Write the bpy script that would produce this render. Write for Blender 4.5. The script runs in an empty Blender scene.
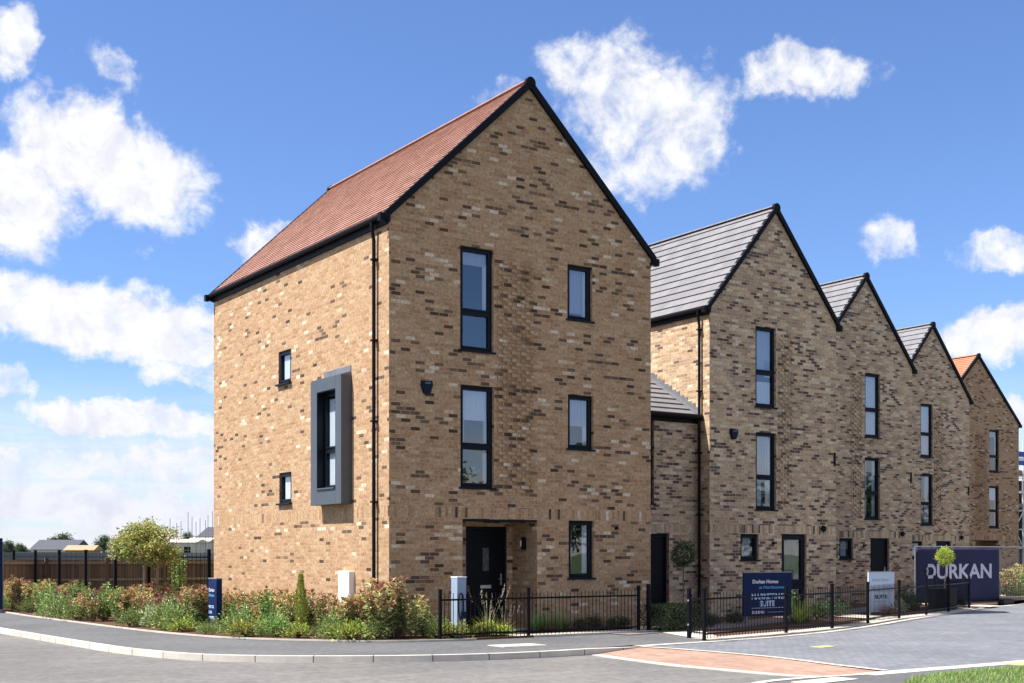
import bpy, bmesh, math, random
from mathutils import Vector, Matrix

random.seed(11)
R = math.radians
scene = bpy.context.scene
COL = scene.collection
HEAD = math.atan2(.5585, .8295)          # compass heading of the view, clockwise from +Y
EYE = 1.55

# ----------------------------------------------------------------------------------------------
# mesh helpers
# ----------------------------------------------------------------------------------------------
class MB:
    """Collects shapes and links them as ONE mesh object."""
    def __init__(self):
        self.v, self.f, self.m = [], [], []
    def poly(self, pts, m=0):
        b = len(self.v)
        self.v += [tuple(p) for p in pts]
        self.f.append(tuple(range(b, b + len(pts))))
        self.m.append(m)
    def box(self, x0, x1, y0, y1, z0, z1, m=0, mp=None):
        c = [(x0, y0, z0), (x1, y0, z0), (x1, y1, z0), (x0, y1, z0), (x0, y0, z1), (x1, y0, z1), (x1, y1, z1), (x0, y1, z1)]
        if mp: c = [mp(*p) for p in c]
        b = len(self.v); self.v += c
        for q in ((0, 3, 2, 1), (4, 5, 6, 7), (0, 1, 5, 4), (1, 2, 6, 5), (2, 3, 7, 6), (3, 0, 4, 7)):
            self.f.append(tuple(b + i for i in q)); self.m.append(m)
    def tube(self, path, r, n=8, m=0, cap=True):
        path = [Vector(p) for p in path]
        rs = r if isinstance(r, (list, tuple)) else [r] * len(path)
        rings = []
        for i, p in enumerate(path):
            d = (path[min(i + 1, len(path) - 1)] - path[max(i - 1, 0)]).normalized()
            up = Vector((0, 0, 1)) if abs(d.z) < .95 else Vector((1, 0, 0))
            a = d.cross(up).normalized(); c = a.cross(d)
            b = len(self.v)
            for k in range(n):
                t = 2 * math.pi * k / n
                self.v.append(tuple(p + (a * math.cos(t) + c * math.sin(t)) * rs[i]))
            rings.append(b)
        for i in range(len(rings) - 1):
            for k in range(n):
                self.f.append((rings[i] + k, rings[i] + (k + 1) % n, rings[i + 1] + (k + 1) % n, rings[i + 1] + k)); self.m.append(m)
        if cap:
            self.f.append(tuple(reversed([rings[0] + k for k in range(n)]))); self.m.append(m)
            self.f.append(tuple(rings[-1] + k for k in range(n))); self.m.append(m)
    def lathe(self, prof, cx=0, cy=0, n=14, m=0):
        rings = []
        for r, z in prof:
            rings.append(len(self.v))
            for k in range(n):
                t = 2 * math.pi * k / n
                self.v.append((cx + r * math.cos(t), cy + r * math.sin(t), z))
        for i in range(len(rings) - 1):
            for k in range(n):
                self.f.append((rings[i] + k, rings[i] + (k + 1) % n, rings[i + 1] + (k + 1) % n, rings[i + 1] + k)); self.m.append(m)
        self.f.append(tuple(rings[-1] + k for k in range(n))); self.m.append(m)
        self.f.append(tuple(reversed([rings[0] + k for k in range(n)]))); self.m.append(m)
    def prism(self, prof, fa, fb, m=0):
        """closed prism: profile points mapped by fa (one end) and fb (other end)"""
        n = len(prof); b = len(self.v)
        self.v += [fa(*p) for p in prof] + [fb(*p) for p in prof]
        self.f.append(tuple(reversed(range(b, b + n)))); self.m.append(m)
        self.f.append(tuple(range(b + n, b + 2 * n))); self.m.append(m)
        for i in range(n):
            j = (i + 1) % n
            self.f.append((b + i, b + j, b + n + j, b + n + i)); self.m.append(m)
    def build(self, name, mats, parent=None, loc=(0, 0, 0), smooth=False, bevel=0, rz=0):
        me = bpy.data.meshes.new(name)
        me.from_pydata(self.v, [], self.f); me.update()
        if not isinstance(mats, (list, tuple)): mats = [mats]
        for k in mats: me.materials.append(k)
        for p, mi in zip(me.polygons, self.m): p.material_index = mi
        bm = bmesh.new(); bm.from_mesh(me)
        if smooth: bmesh.ops.remove_doubles(bm, verts=bm.verts, dist=1e-5)
        bmesh.ops.recalc_face_normals(bm, faces=bm.faces)
        bm.to_mesh(me); bm.free()
        if smooth:
            for p in me.polygons: p.use_smooth = True
        o = bpy.data.objects.new(name, me); COL.objects.link(o)
        o.location = loc; o.rotation_euler.z = rz
        if parent: o.parent = parent
        if bevel:
            md = o.modifiers.new('bevel', 'BEVEL'); md.width = bevel; md.segments = 2; md.limit_method = 'ANGLE'
        return o

def tag(o, label=None, cat=None, group=None, kind=None):
    if label: o['label'] = label
    if cat: o['category'] = cat
    if group: o['group'] = group
    if kind: o['kind'] = kind
    return o

def thing(name, label, cat, loc=(0, 0, 0), rz=0, group=None):
    o = bpy.data.objects.new(name, None); COL.objects.link(o)
    o.location = loc; o.rotation_euler.z = rz; o.empty_display_size = .3
    return tag(o, label, cat, group)

def copy_tree(o, parent=None):
    c = o.copy(); COL.objects.link(c)
    if parent: c.parent = parent
    for ch in list(o.children): copy_tree(ch, c)
    return c

# ----------------------------------------------------------------------------------------------
# material helpers
# ----------------------------------------------------------------------------------------------
class NT:
    def __init__(self, tree):
        self.t = tree
    def n(self, kind, **kw):
        x = self.t.nodes.new(kind)
        for k, v in kw.items(): setattr(x, k, v)
        return x
    def l(self, a, b): self.t.links.new(a, b)
    def put(self, sock, val):
        if hasattr(val, 'is_output') or isinstance(val, bpy.types.NodeSocket): self.l(val, sock)
        else: sock.default_value = val
    def math(self, op, a, b=None, c=None, clamp=False):
        x = self.n('ShaderNodeMath', operation=op); x.use_clamp = clamp
        self.put(x.inputs[0], a)
        if b is not None: self.put(x.inputs[1], b)
        if c is not None: self.put(x.inputs[2], c)
        return x.outputs[0]
    def mixf(self, f, a, b):
        x = self.n('ShaderNodeMix', data_type='FLOAT')
        self.put(x.inputs[0], f); self.put(x.inputs[2], a); self.put(x.inputs[3], b)
        return x.outputs[0]
    def mixc(self, f, a, b, blend='MIX'):
        x = self.n('ShaderNodeMix', data_type='RGBA', blend_type=blend)
        self.put(x.inputs[0], f); self.put(x.inputs[6], a if not isinstance(a, tuple) else (*a[:3], 1)); self.put(x.inputs[7], b if not isinstance(b, tuple) else (*b[:3], 1))
        return x.outputs[2]
    def ramp(self, f, stops, interp='LINEAR'):
        x = self.n('ShaderNodeValToRGB'); x.color_ramp.interpolation = interp
        e = x.color_ramp.elements
        while len(e) < len(stops): e.new(.5)
        for k, (p, c) in zip(e, stops): k.position = p; k.color = (*c[:3], 1)
        self.put(x.inputs[0], f)
        return x.outputs[0]
    def noise(self, vec, scale, detail=3, rough=.55, dist=0):
        x = self.n('ShaderNodeTexNoise'); x.inputs['Scale'].default_value = scale; x.inputs['Detail'].default_value = detail
        x.inputs['Roughness'].default_value = rough; x.inputs['Distortion'].default_value = dist
        if vec is not None: self.l(vec, x.inputs['Vector'])
        return x.outputs[0]
    def comb(self, x, y, z=0.0):
        k = self.n('ShaderNodeCombineXYZ')
        self.put(k.inputs[0], x); self.put(k.inputs[1], y); self.put(k.inputs[2], z)
        return k.outputs[0]
    def step(self, x, a, b):
        k = self.n('ShaderNodeMapRange', interpolation_type='SMOOTHSTEP')
        self.put(k.inputs[0], x); self.put(k.inputs[1], a); self.put(k.inputs[2], b)
        return k.outputs[0]

def newmat(name):
    m = bpy.data.materials.new(name); m.use_nodes = True
    t = NT(m.node_tree)
    return m, t, m.node_tree.nodes['Principled BSDF']

def plain(name, col, rough=.5, metal=0, var=.12, scale=9, bump=0, spec=.5):
    m, t, b = newmat(name)
    co = t.n('ShaderNodeTexCoord').outputs['Object']
    nz = t.noise(co, scale, 4)
    lo = tuple(c * (1 - var) for c in col); hi = tuple(min(1, c * (1 + var)) for c in col)
    t.l(t.ramp(nz, [(.3, lo), (.7, hi)]), b.inputs['Base Color'])
    t.l(t.math('MULTIPLY_ADD', nz, .2, rough - .1), b.inputs['Roughness'])
    b.inputs['Metallic'].default_value = metal
    b.inputs['Specular IOR Level'].default_value = spec
    if bump:
        k = t.n('ShaderNodeBump'); k.inputs['Strength'].default_value = bump; k.inputs['Distance'].default_value = .01
        t.l(t.noise(co, scale * 12, 3), k.inputs['Height']); t.l(k.outputs[0], b.inputs['Normal'])
    return m

def along_coords(t):
    """metres along the wall and height, for any upright face"""
    tc = t.n('ShaderNodeTexCoord')
    s = t.n('ShaderNodeSeparateXYZ'); t.l(tc.outputs['Object'], s.inputs[0])
    n = t.n('ShaderNodeSeparateXYZ'); t.l(tc.outputs['Normal'], n.inputs[0])
    side = t.math('GREATER_THAN', t.math('ABSOLUTE', n.outputs[0]), .7)
    a = t.mixf(side, t.math('ADD', s.outputs[0], 20.0), t.math('ADD', s.outputs[1], 61.3))
    return a, t.math('ADD', s.outputs[2], 2.0), side, tc

def brick(name, base, dark, light, pd, pl, mortar, sold, clus, rowtone=.0):
    m, t, b = newmat(name)
    a, z, side, tc = along_coords(t)
    z0, z1 = sold[0] + 2.0, sold[1] + 2.0
    ins = t.math('MULTIPLY', t.math('GREATER_THAN', z, z0), t.math('LESS_THAN', z, z1))
    V = t.math('DIVIDE', z, .075)
    row = t.math('FLOOR', V)
    U = t.math('ADD', t.math('DIVIDE', a, .212), t.math('MULTIPLY', t.math('MODULO', row, 2.0), .5))
    Us = t.math('DIVIDE', a, .075); Vs = t.math('DIVIDE', t.math('SUBTRACT', z, z0), z1 - z0)
    Uf = t.mixf(ins, U, Us); Vf = t.mixf(ins, V, Vs)
    cu = t.math('FLOOR', Uf); cv = t.math('FLOOR', Vf)
    fu = t.math('FRACT', Uf); fv = t.math('FRACT', Vf)
    mu = t.mixf(ins, .045, .13); mv = t.mixf(ins, .14, .045)
    mort = t.math('MAXIMUM', t.math('LESS_THAN', fu, mu), t.math('LESS_THAN', fv, mv))
    idv = t.comb(cu, cv, t.math('ADD', t.math('MULTIPLY', side, 37.0), t.math('MULTIPLY', ins, 91.0)))
    w = t.n('ShaderNodeTexWhiteNoise', noise_dimensions='3D'); t.l(idv, w.inputs[0])
    sw = t.n('ShaderNodeSeparateColor'); t.l(w.outputs[1], sw.inputs[0])
    r1, r2, r3 = sw.outputs
    # odd bricks come in drifts down the wall
    cl = t.noise(t.comb(t.math('MULTIPLY', cu, .11), t.math('MULTIPLY', cv, .075), t.math('MULTIPLY', side, 9.0)), 1.0, 3, .65)
    cl = t.step(cl, clus[0], clus[1])
    dk = t.math('LESS_THAN', r1, t.math('MULTIPLY', cl, t.math('MULTIPLY', t.math('MULTIPLY_ADD', side, -.7 * pd, pd), t.math('MULTIPLY_ADD', ins, -.5, 1.0))))  # fewer dark bricks on side walls: their sunlit paleness put into the colour
    lt = t.math('LESS_THAN', r2, t.math('MULTIPLY', cl, t.math('MULTIPLY', t.math('MULTIPLY_ADD', side, -.35, 1.0), t.math('MULTIPLY_ADD', ins, -.6 * pl, pl))))
    col = t.ramp(r3, [(i / (len(base) - 1), c) for i, c in enumerate(base)])
    big = t.noise(t.comb(a, z, 0.0), .35, 3)
    col = t.mixc(.22, col, t.ramp(big, [(.3, tuple(c * .8 for c in base[0])), (.7, tuple(min(1, c * 1.08) for c in base[-1]))]))
    if rowtone:
        # whole short runs of a course fired darker
        run = t.noise(t.comb(t.math('MULTIPLY', cu, .35), t.math('MULTIPLY', cv, .9), 4.0), 1.0, 2)
        col = t.mixc(t.math('MULTIPLY', t.step(run, .5, .68), rowtone), col, dark[1])
    col = t.mixc(dk, col, t.ramp(r2, [(0, dark[0]), (1, dark[1])]))
    col = t.mixc(lt, col, t.ramp(r1, [(0, light[0]), (1, light[1])]))
    grit = t.noise(t.comb(a, z, t.math('MULTIPLY', side, 3.0)), 16, 5, .8)
    col = t.mixc(.7, col, t.mixc(t.step(grit, .3, .7), (.22, .22, .21), (.78, .78, .77)), 'OVERLAY')
    col = t.mixc(mort, col, mortar)
    t.l(col, b.inputs['Base Color'])
    b.inputs['Roughness'].default_value = .88; b.inputs['Specular IOR Level'].default_value = .25
    h = t.math('ADD', t.math('MULTIPLY', t.math('SUBTRACT', 1.0, mort), t.math('MULTIPLY_ADD', r3, .5, .6)), t.math('MULTIPLY', grit, .35))
    k = t.n('ShaderNodeBump'); k.inputs['Strength'].default_value = .55; k.inputs['Distance'].default_value = .012
    t.l(h, k.inputs['Height']); t.l(k.outputs[0], b.inputs['Normal'])
    return m

def tilemat(name, cols, wid, gauge, rough, joint=.05):
    """tiles laid in courses: the courses are geometry, joints and per-tile tone come from here"""
    m, t, b = newmat(name)
    tc = t.n('ShaderNodeTexCoord'); s = t.n('ShaderNodeSeparateXYZ'); t.l(tc.outputs['Object'], s.inputs[0])
    uv = t.n('ShaderNodeAttribute'); uv.attribute_name = 'course'
    row = t.math('ROUND', uv.outputs['Fac'])
    al = t.n('ShaderNodeAttribute'); al.attribute_name = 'along'
    U = t.math('ADD', t.math('DIVIDE', t.math('ADD', al.outputs['Fac'], 30.0), wid), t.math('MULTIPLY', t.math('MODULO', row, 2.0), .5))
    fu = t.math('FRACT', U)
    w = t.n('ShaderNodeTexWhiteNoise', noise_dimensions='3D'); t.l(t.comb(t.math('FLOOR', U), row, 1.0), w.inputs[0])
    col = t.ramp(w.outputs[0], [(i / (len(cols) - 1), c) for i, c in enumerate(cols)])
    nz = t.noise(tc.outputs['Object'], 5, 4, .65)
    col = t.mixc(.4, col, t.mixc(nz, (.3, .3, .3), (.7, .7, .7)), 'OVERLAY')
    col = t.mixc(t.math('MULTIPLY', t.math('LESS_THAN', fu, joint), .7), col, tuple(c * .25 for c in cols[0]))
    t.l(col, b.inputs['Base Color']); b.inputs['Roughness'].default_value = rough
    b.inputs['Specular IOR Level'].default_value = .35
    k = t.n('ShaderNodeBump'); k.inputs['Strength'].default_value = .3; k.inputs['Distance'].default_value = .01
    t.l(t.math('ADD', w.outputs[0], nz), k.inputs['Height']); t.l(k.outputs[0], b.inputs['Normal'])
    return m

def groundmat(name, c0, c1, scale, rough=.9, speck=.5, bump=.4, patch=None):
    m, t, b = newmat(name)
    g = t.n('ShaderNodeNewGeometry').outputs['Position']
    fine = t.noise(g, scale, 3, .7); mid = t.noise(g, scale * .06, 4, .6); big = t.noise(g, .33, 4, .6)
    col = t.ramp(mid, [(.3, c0), (.7, c1)])
    mott = t.noise(g, 7.5, 6, .78)
    col = t.mixc(.55, col, t.mixc(t.step(mott, .28, .72), (.3, .3, .3), (.7, .7, .7)), 'OVERLAY')
    col = t.mixc(speck, col, t.mixc(fine, (.12, .12, .12), (.88, .88, .88)), 'OVERLAY')
    col = t.mixc(.45, col, t.mixc(t.step(big, .35, .65), (.36, .36, .36), (.62, .61, .6)), 'OVERLAY')
    if patch:
        mp = t.n('ShaderNodeMapping'); mp.inputs['Scale'].default_value = (.25, 2.2, 1); t.l(g, mp.inputs[0])
        st = t.noise(mp.outputs[0], 1.0, 4, .6)
        col = t.mixc(t.math('MULTIPLY', t.step(st, .52, .72), patch[1]), col, patch[0])
    t.l(col, b.inputs['Base Color']); b.inputs['Roughness'].default_value = rough; b.inputs['Specular IOR Level'].default_value = .3
    k = t.n('ShaderNodeBump'); k.inputs['Strength'].default_value = bump; k.inputs['Distance'].default_value = .006
    t.l(fine, k.inputs['Height']); t.l(k.outputs[0], b.inputs['Normal'])
    return m

def paver(name, cols, bw, bl, mortar, rot=0):
    m, t, b = newmat(name)
    g = t.n('ShaderNodeNewGeometry').outputs['Position']
    mp = t.n('ShaderNodeMapping'); mp.inputs['Rotation'].default_value = (0, 0, rot); mp.inputs['Location'].default_value = (50, 50, 0); t.l(g, mp.inputs[0])
    s = t.n('ShaderNodeSeparateXYZ'); t.l(mp.outputs[0], s.inputs[0])
    V = t.math('DIVIDE', s.outputs[1], bw); row = t.math('FLOOR', V)
    U = t.math('ADD', t.math('DIVIDE', s.outputs[0], bl), t.math('MULTIPLY', t.math('MODULO', row, 2.0), .5))
    w = t.n('ShaderNodeTexWhiteNoise', noise_dimensions='2D'); t.l(t.comb(t.math('FLOOR', U), row), w.inputs[0])
    mort = t.math('MAXIMUM', t.math('LESS_THAN', t.math('FRACT', U), .05), t.math('LESS_THAN', t.math('FRACT', V), .09))
    col = t.ramp(w.outputs[0], [(i / (len(cols) - 1), c) for i, c in enumerate(cols)])
    big = t.noise(g, .5, 4, .6)
    col = t.mixc(.5, col, t.mixc(t.step(big, .3, .7), (.36, .36, .36), (.62, .61, .6)), 'OVERLAY')
    col = t.mixc(.3, col, t.mixc(t.noise(g, 60, 2), (.2, .2, .2), (.8, .8, .8)), 'OVERLAY')
    col = t.mixc(mort, col, mortar)
    t.l(col, b.inputs['Base Color']); b.inputs['Roughness'].default_value = .85; b.inputs['Specular IOR Level'].default_value = .3
    k = t.n('ShaderNodeBump'); k.inputs['Strength'].default_value = .4; k.inputs['Distance'].default_value = .006
    t.l(t.math('SUBTRACT', w.outputs[0], t.math('MULTIPLY', mort, 2.0)), k.inputs['Height']); t.l(k.outputs[0], b.inputs['Normal'])
    return m

def glassmat():
    m, t, b = newmat('window_glass')
    m.node_tree.nodes.remove(b)
    out = m.node_tree.nodes['Material Output']
    tr = t.n('ShaderNodeBsdfTransparent'); tr.inputs[0].default_value = (.80, .85, .88, 1)
    gl = t.n('ShaderNodeBsdfGlossy'); gl.inputs['Roughness'].default_value = .015; gl.inputs[0].default_value = (.9, .95, 1, 1)
    co = t.n('ShaderNodeTexCoord').outputs['Object']
    k = t.n('ShaderNodeBump'); k.inputs['Strength'].default_value = .05; k.inputs['Distance'].default_value = .02
    t.l(t.noise(co, 1.7, 1), k.inputs['Height']); t.l(k.outputs[0], gl.inputs['Normal'])
    ge = t.n('ShaderNodeNewGeometry'); dt = t.n('ShaderNodeVectorMath', operation='DOT_PRODUCT'); t.l(ge.outputs['True Normal'], dt.inputs[0]); t.l(ge.outputs['Incoming'], dt.inputs[1])
    c1 = t.math('SUBTRACT', 1.0, t.math('ABSOLUTE', dt.outputs['Value']))
    fac = t.math('MULTIPLY_ADD', t.math('POWER', c1, 5.0), .8, .165, clamp=True)
    mx = t.n('ShaderNodeMixShader'); t.l(fac, mx.inputs[0]); t.l(tr.outputs[0], mx.inputs[1]); t.l(gl.outputs[0], mx.inputs[2])
    t.l(mx.outputs[0], out.inputs[0])
    return m

def leafmat():
    m, t, b = newmat('leaves')
    out = m.node_tree.nodes['Material Output']
    at = t.n('ShaderNodeAttribute'); at.attribute_name = 'tint'
    oi = t.n('ShaderNodeObjectInfo')
    hs = t.n('ShaderNodeHueSaturation'); t.l(at.outputs['Color'], hs.inputs['Color'])
    t.l(t.math('MULTIPLY_ADD', oi.outputs['Random'], .05, .475), hs.inputs['Hue'])
    t.l(t.math('MULTIPLY_ADD', oi.outputs['Random'], .75, 1.0), hs.inputs['Value'])
    t.l(hs.outputs[0], b.inputs['Base Color']); b.inputs['Roughness'].default_value = .42; b.inputs['Specular IOR Level'].default_value = .5
    tl = t.n('ShaderNodeBsdfTranslucent'); t.l(hs.outputs[0], tl.inputs[0])
    mx = t.n('ShaderNodeMixShader'); mx.inputs[0].default_value = .22
    t.l(b.outputs[0], mx.inputs[1]); t.l(tl.outputs[0], mx.inputs[2]); t.l(mx.outputs[0], out.inputs[0])
    return m

M = {}
M['brick_tan'] = brick('tan_brick', [(.30, .176, .092), (.40, .255, .144), (.465, .32, .194), (.38, .22, .12), (.495, .35, .218), (.42, .27, .152), (.355, .21, .12)],
                       [(.055, .034, .024), (.18, .115, .074)], [(.50, .39, .27), (.62, .51, .38)], .25, .085, (.42, .285, .175), (2.27, 2.49), (.34, .64))
M['brick_grey'] = brick('buff_grey_brick', [(.25, .165, .105), (.50, .36, .23), (.66, .49, .32), (.38, .26, .175), (.59, .425, .27), (.46, .30, .185), (.31, .215, .16), (.64, .47, .30)],
                        [(.075, .05, .042), (.16, .11, .085)], [(.55, .45, .32), (.62, .51, .37)], .33, .15, (.50, .39, .28), (2.1, 2.32), (.28, .66), .38)
M['tile_red'] = tilemat('red_plain_tile', [(.32, .16, .115), (.38, .21, .16), (.44, .265, .21), (.35, .18, .135)], .165, .12, .75)
M['tile_orange'] = tilemat('orange_plain_tile', [(.36, .145, .08), (.43, .19, .11), (.39, .16, .09)], .165, .12, .75)
M['tile_grey'] = tilemat('grey_flat_tile', [(.165, .158, .168), (.185, .178, .188), (.205, .197, .204)], .33, .33, .55, .02)
M['anthracite'] = plain('anthracite_frame', (.008, .010, .016), .42, var=.1, spec=.14)
M['black'] = plain('black_trim', (.006, .006, .009), .5, var=.15, spec=.12)
M['bay_grey'] = plain('blue_grey_aluminium', (.072, .085, .102), .45, metal=.1, var=.06, scale=3)
M['lead'] = plain('lead_flashing', (.16, .165, .185), .55, metal=.2, var=.15, scale=5)
M['door'] = plain('black_door_skin', (.004, .005, .007), .45, var=.1, spec=.14)
M['steel'] = plain('brushed_steel', (.55, .55, .55), .35, metal=.9, var=.05)
M['glass'] = glassmat()
M['room'] = plain('room_plaster', (.35, .35, .36), .9, var=.05)
M['roomdark'] = plain('dark_room', (.05, .05, .055), .9)
M['white'] = plain('white_fabric', (.56, .56, .61), .8, var=.04)
M['net'] = plain('bright_net_curtain', (.80, .80, .82), .8, var=.03)
M['blind'] = plain('roller_blind', (.36, .37, .43), .8, var=.05)
M['whitebox'] = plain('white_plastic', (.80, .80, .79), .45, var=.03)
M['asphalt'] = groundmat('road_asphalt', (.128, .122, .118), (.168, .16, .153), 140, .9, .6, .5, ((.215, .195, .172), .6))
M['footway'] = groundmat('footway_asphalt', (.095, .096, .10), (.125, .125, .128), 150, .92, .55, .5)
M['kerb'] = plain('concrete_kerb', (.50, .46, .40), .85, var=.16, scale=2.5, bump=.3)
M['slab'] = plain('pale_paving', (.50, .45, .38), .85, var=.14, scale=3, bump=.25)
M['paving_mauve'] = paver('mauve_path_blocks', [(.17, .145, .15), (.22, .18, .18), (.26, .22, .22)], .1, .2, (.11, .1, .1))
M['street'] = paver('blue_grey_blocks', [(.135, .145, .165), (.165, .175, .195), (.19, .195, .21), (.15, .155, .175)], .1, .2, (.09, .09, .095), .0)
M['ramp'] = paver('red_blocks', [(.27, .165, .125), (.33, .20, .15), (.36, .235, .18), (.30, .19, .15)], .1, .2, (.24, .19, .15), R(90))
M['soil'] = groundmat('bark_mulch', (.055, .028, .017), (.12, .06, .036), 45, .95, .8, 1.0)
M['grassland'] = groundmat('rough_grass', (.045, .07, .022), (.085, .105, .04), 12, .95, .5, .3)
M['timber'] = None
M['navy'] = plain('navy_sign_board', (.010, .022, .075), .55, var=.05, spec=.1)
M['navy_banner'] = plain('navy_mesh_banner', (.030, .031, .076), .8, var=.14, scale=1.1, spec=.2)
M['pale_sign'] = plain('pale_blue_sign_board', (.50, .60, .72), .45, var=.04)
M['pillar'] = plain('pale_blue_pillar_skin', (.27, .33, .43), .5, var=.06, scale=3, spec=.3)
M['letter_white'] = plain('white_lettering', (.78, .78, .80), .5, var=.02)
M['letter_lilac'] = plain('lilac_lettering', (.54, .53, .62), .6, var=.03)
M['letter_blue'] = plain('sky_blue_lettering', (.16, .42, .72), .5, var=.02)
M['letter_pale'] = plain('ice_blue_lettering', (.55, .72, .95), .5, var=.02)
M['letter_tan'] = plain('tan_lettering', (.42, .36, .28), .5, var=.02)
M['far_pole'] = plain('distant_scaffold_pole', (.22, .23, .26), .6)
M['letter_dark'] = plain('navy_lettering', (.02, .03, .07), .5, var=.02)
M['letter_grey'] = plain('grey_lettering', (.34, .38, .44), .5, var=.02)
M['galv'] = plain('galvanised_steel', (.26, .27, .28), .5, metal=.4, var=.1)
M['scaff'] = plain('scaffold_tube', (.80, .80, .80), .5, metal=.1, var=.08)
M['planter'] = plain('black_planter', (.010, .010, .011), .5)
M['bark'] = plain('bark', (.13, .095, .065), .9, var=.3, scale=14, bump=.4)
M['stake'] = plain('weathered_stake', (.28, .21, .14), .9, var=.2, scale=8)
M['yellow'] = plain('buff_tactile', (.52, .42, .17), .8, var=.12)
M['render'] = plain('cream_render', (.62, .54, .44), .9)
M['far_grey'] = plain('far_grey_roof', (.085, .09, .105), .8, spec=.2)
M['hoard'] = plain('grey_hoarding', (.24, .25, .28), .7)
M['far_tan'] = plain('far_tan_boards', (.36, .25, .15), .8)
M['blue_sheet'] = plain('blue_debris_sheet', (.03, .10, .42), .6)
M['dark_block'] = plain('rubber_foot_block', (.02, .02, .021), .8)
M['leaf'] = leafmat()

def timbermat():
    m, t, b = newmat('brown_close_boards')
    a, z, side, tc = along_coords(t)
    U = t.math('DIVIDE', a, .12); f = t.math('FRACT', U)
    w = t.n('ShaderNodeTexWhiteNoise', noise_dimensions='1D'); t.l(t.math('FLOOR', U), w.inputs['W'])
    gr = t.noise(t.comb(t.math('MULTIPLY', a, 9.0), t.math('MULTIPLY', z, .8), 0.0), 3, 4, .6)
    col = t.ramp(w.outputs[0], [(0, (.12, .066, .038)), (.5, (.17, .10, .056)), (1, (.23, .14, .08))])
    col = t.mixc(.5, col, t.mixc(gr, (.25, .25, .25), (.75, .75, .75)), 'OVERLAY')
    col = t.mixc(t.math('LESS_THAN', f, .08), col, (.02, .013, .01))
    t.l(col, b.inputs['Base Color']); b.inputs['Roughness'].default_value = .85
    return m
M['timber'] = timbermat()

# ----------------------------------------------------------------------------------------------
# world: sky with clouds
# ----------------------------------------------------------------------------------------------
SUN_TO = Vector((-1.0, .36, 1.63)).normalized()
SUN_EL = math.asin(SUN_TO.z); SUN_AZ = math.atan2(SUN_TO.x, SUN_TO.y)
SKY = .085
CLOUD_SCALE = 1.0

# centre and half-size of each cloud bank, in degrees from the view heading and above the horizon, and how solid it is
CLOUDS = [
 (-17.4, 16.4, 4.0, 1.9, -20, 1.1), (-21.4, 14.6, 2.54, 1.89, 0, 1.0), (-21.5, 20.5, 0.98, 1.32, -20, 0.8), (-17.5, 19.9, 1.2, 0.7, -35, 0.48), (-20.0, 18.6, 1.27, 0.38, -20, 0.3), (-10.6, 13.7, 1.5, 0.8, 14, 0.7), (-16.3, 12.7, 0.33, 0.2, 0, 0.2), (-19.2, 10.2, 5.23, 1.43, -8, 1.1),
 (-21.4, 10.6, 2.93, 1.38, 0, 1.0), (-14.9, 9.4, 3.58, 1.16, 5, 1.0), (-21.8, 7.1, 1.09, 0.77, 0, 0.75), (-14.0, 7.9, 2.34, 0.59, 0, 0.7), (-16.7, 5.8, 4.55, 0.82, -2, 1.0), (-19.6, 3.9, 4.4, 0.68, 0, 0.85), (-14.7, 3.8, 3.59, 0.93, 0, 0.9), (-18.0, 2.2, 6.12, 0.61, 0, 0.8),
 (5.8, 18.9, 3.4, 2.6, -30, 0.82), (3.4, 20.8, 2.1, 1.3, -20, 0.7), (8.1, 18.2, 1.7, 2.2, -10, 0.78), (5.0, 16.7, 2.6, 1.1, 0, 0.65), (-0.5, 19.9, 1.35, 0.68, 0, 0.4), (13.0, 20.2, 2.65, 1.04, -4, 0.85), (8.9, 20.4, 0.88, 0.82, 0, 0.4), (16.2, 13.4, 1.25, 0.8, 0, 0.6), (21.5, 12.7, 1.76, 0.7, 0, 0.7), (19.5, 12.8, 0.64, 0.31, 0, 0.4), (20.7, 9.2, 2.45, 1.09, 4, 0.95), (21.8, 6.1, 1.63, 0.85, 0, 0.75), (21.0, 3.6, 1.57, 0.78, 0, 0.6),
]
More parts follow.
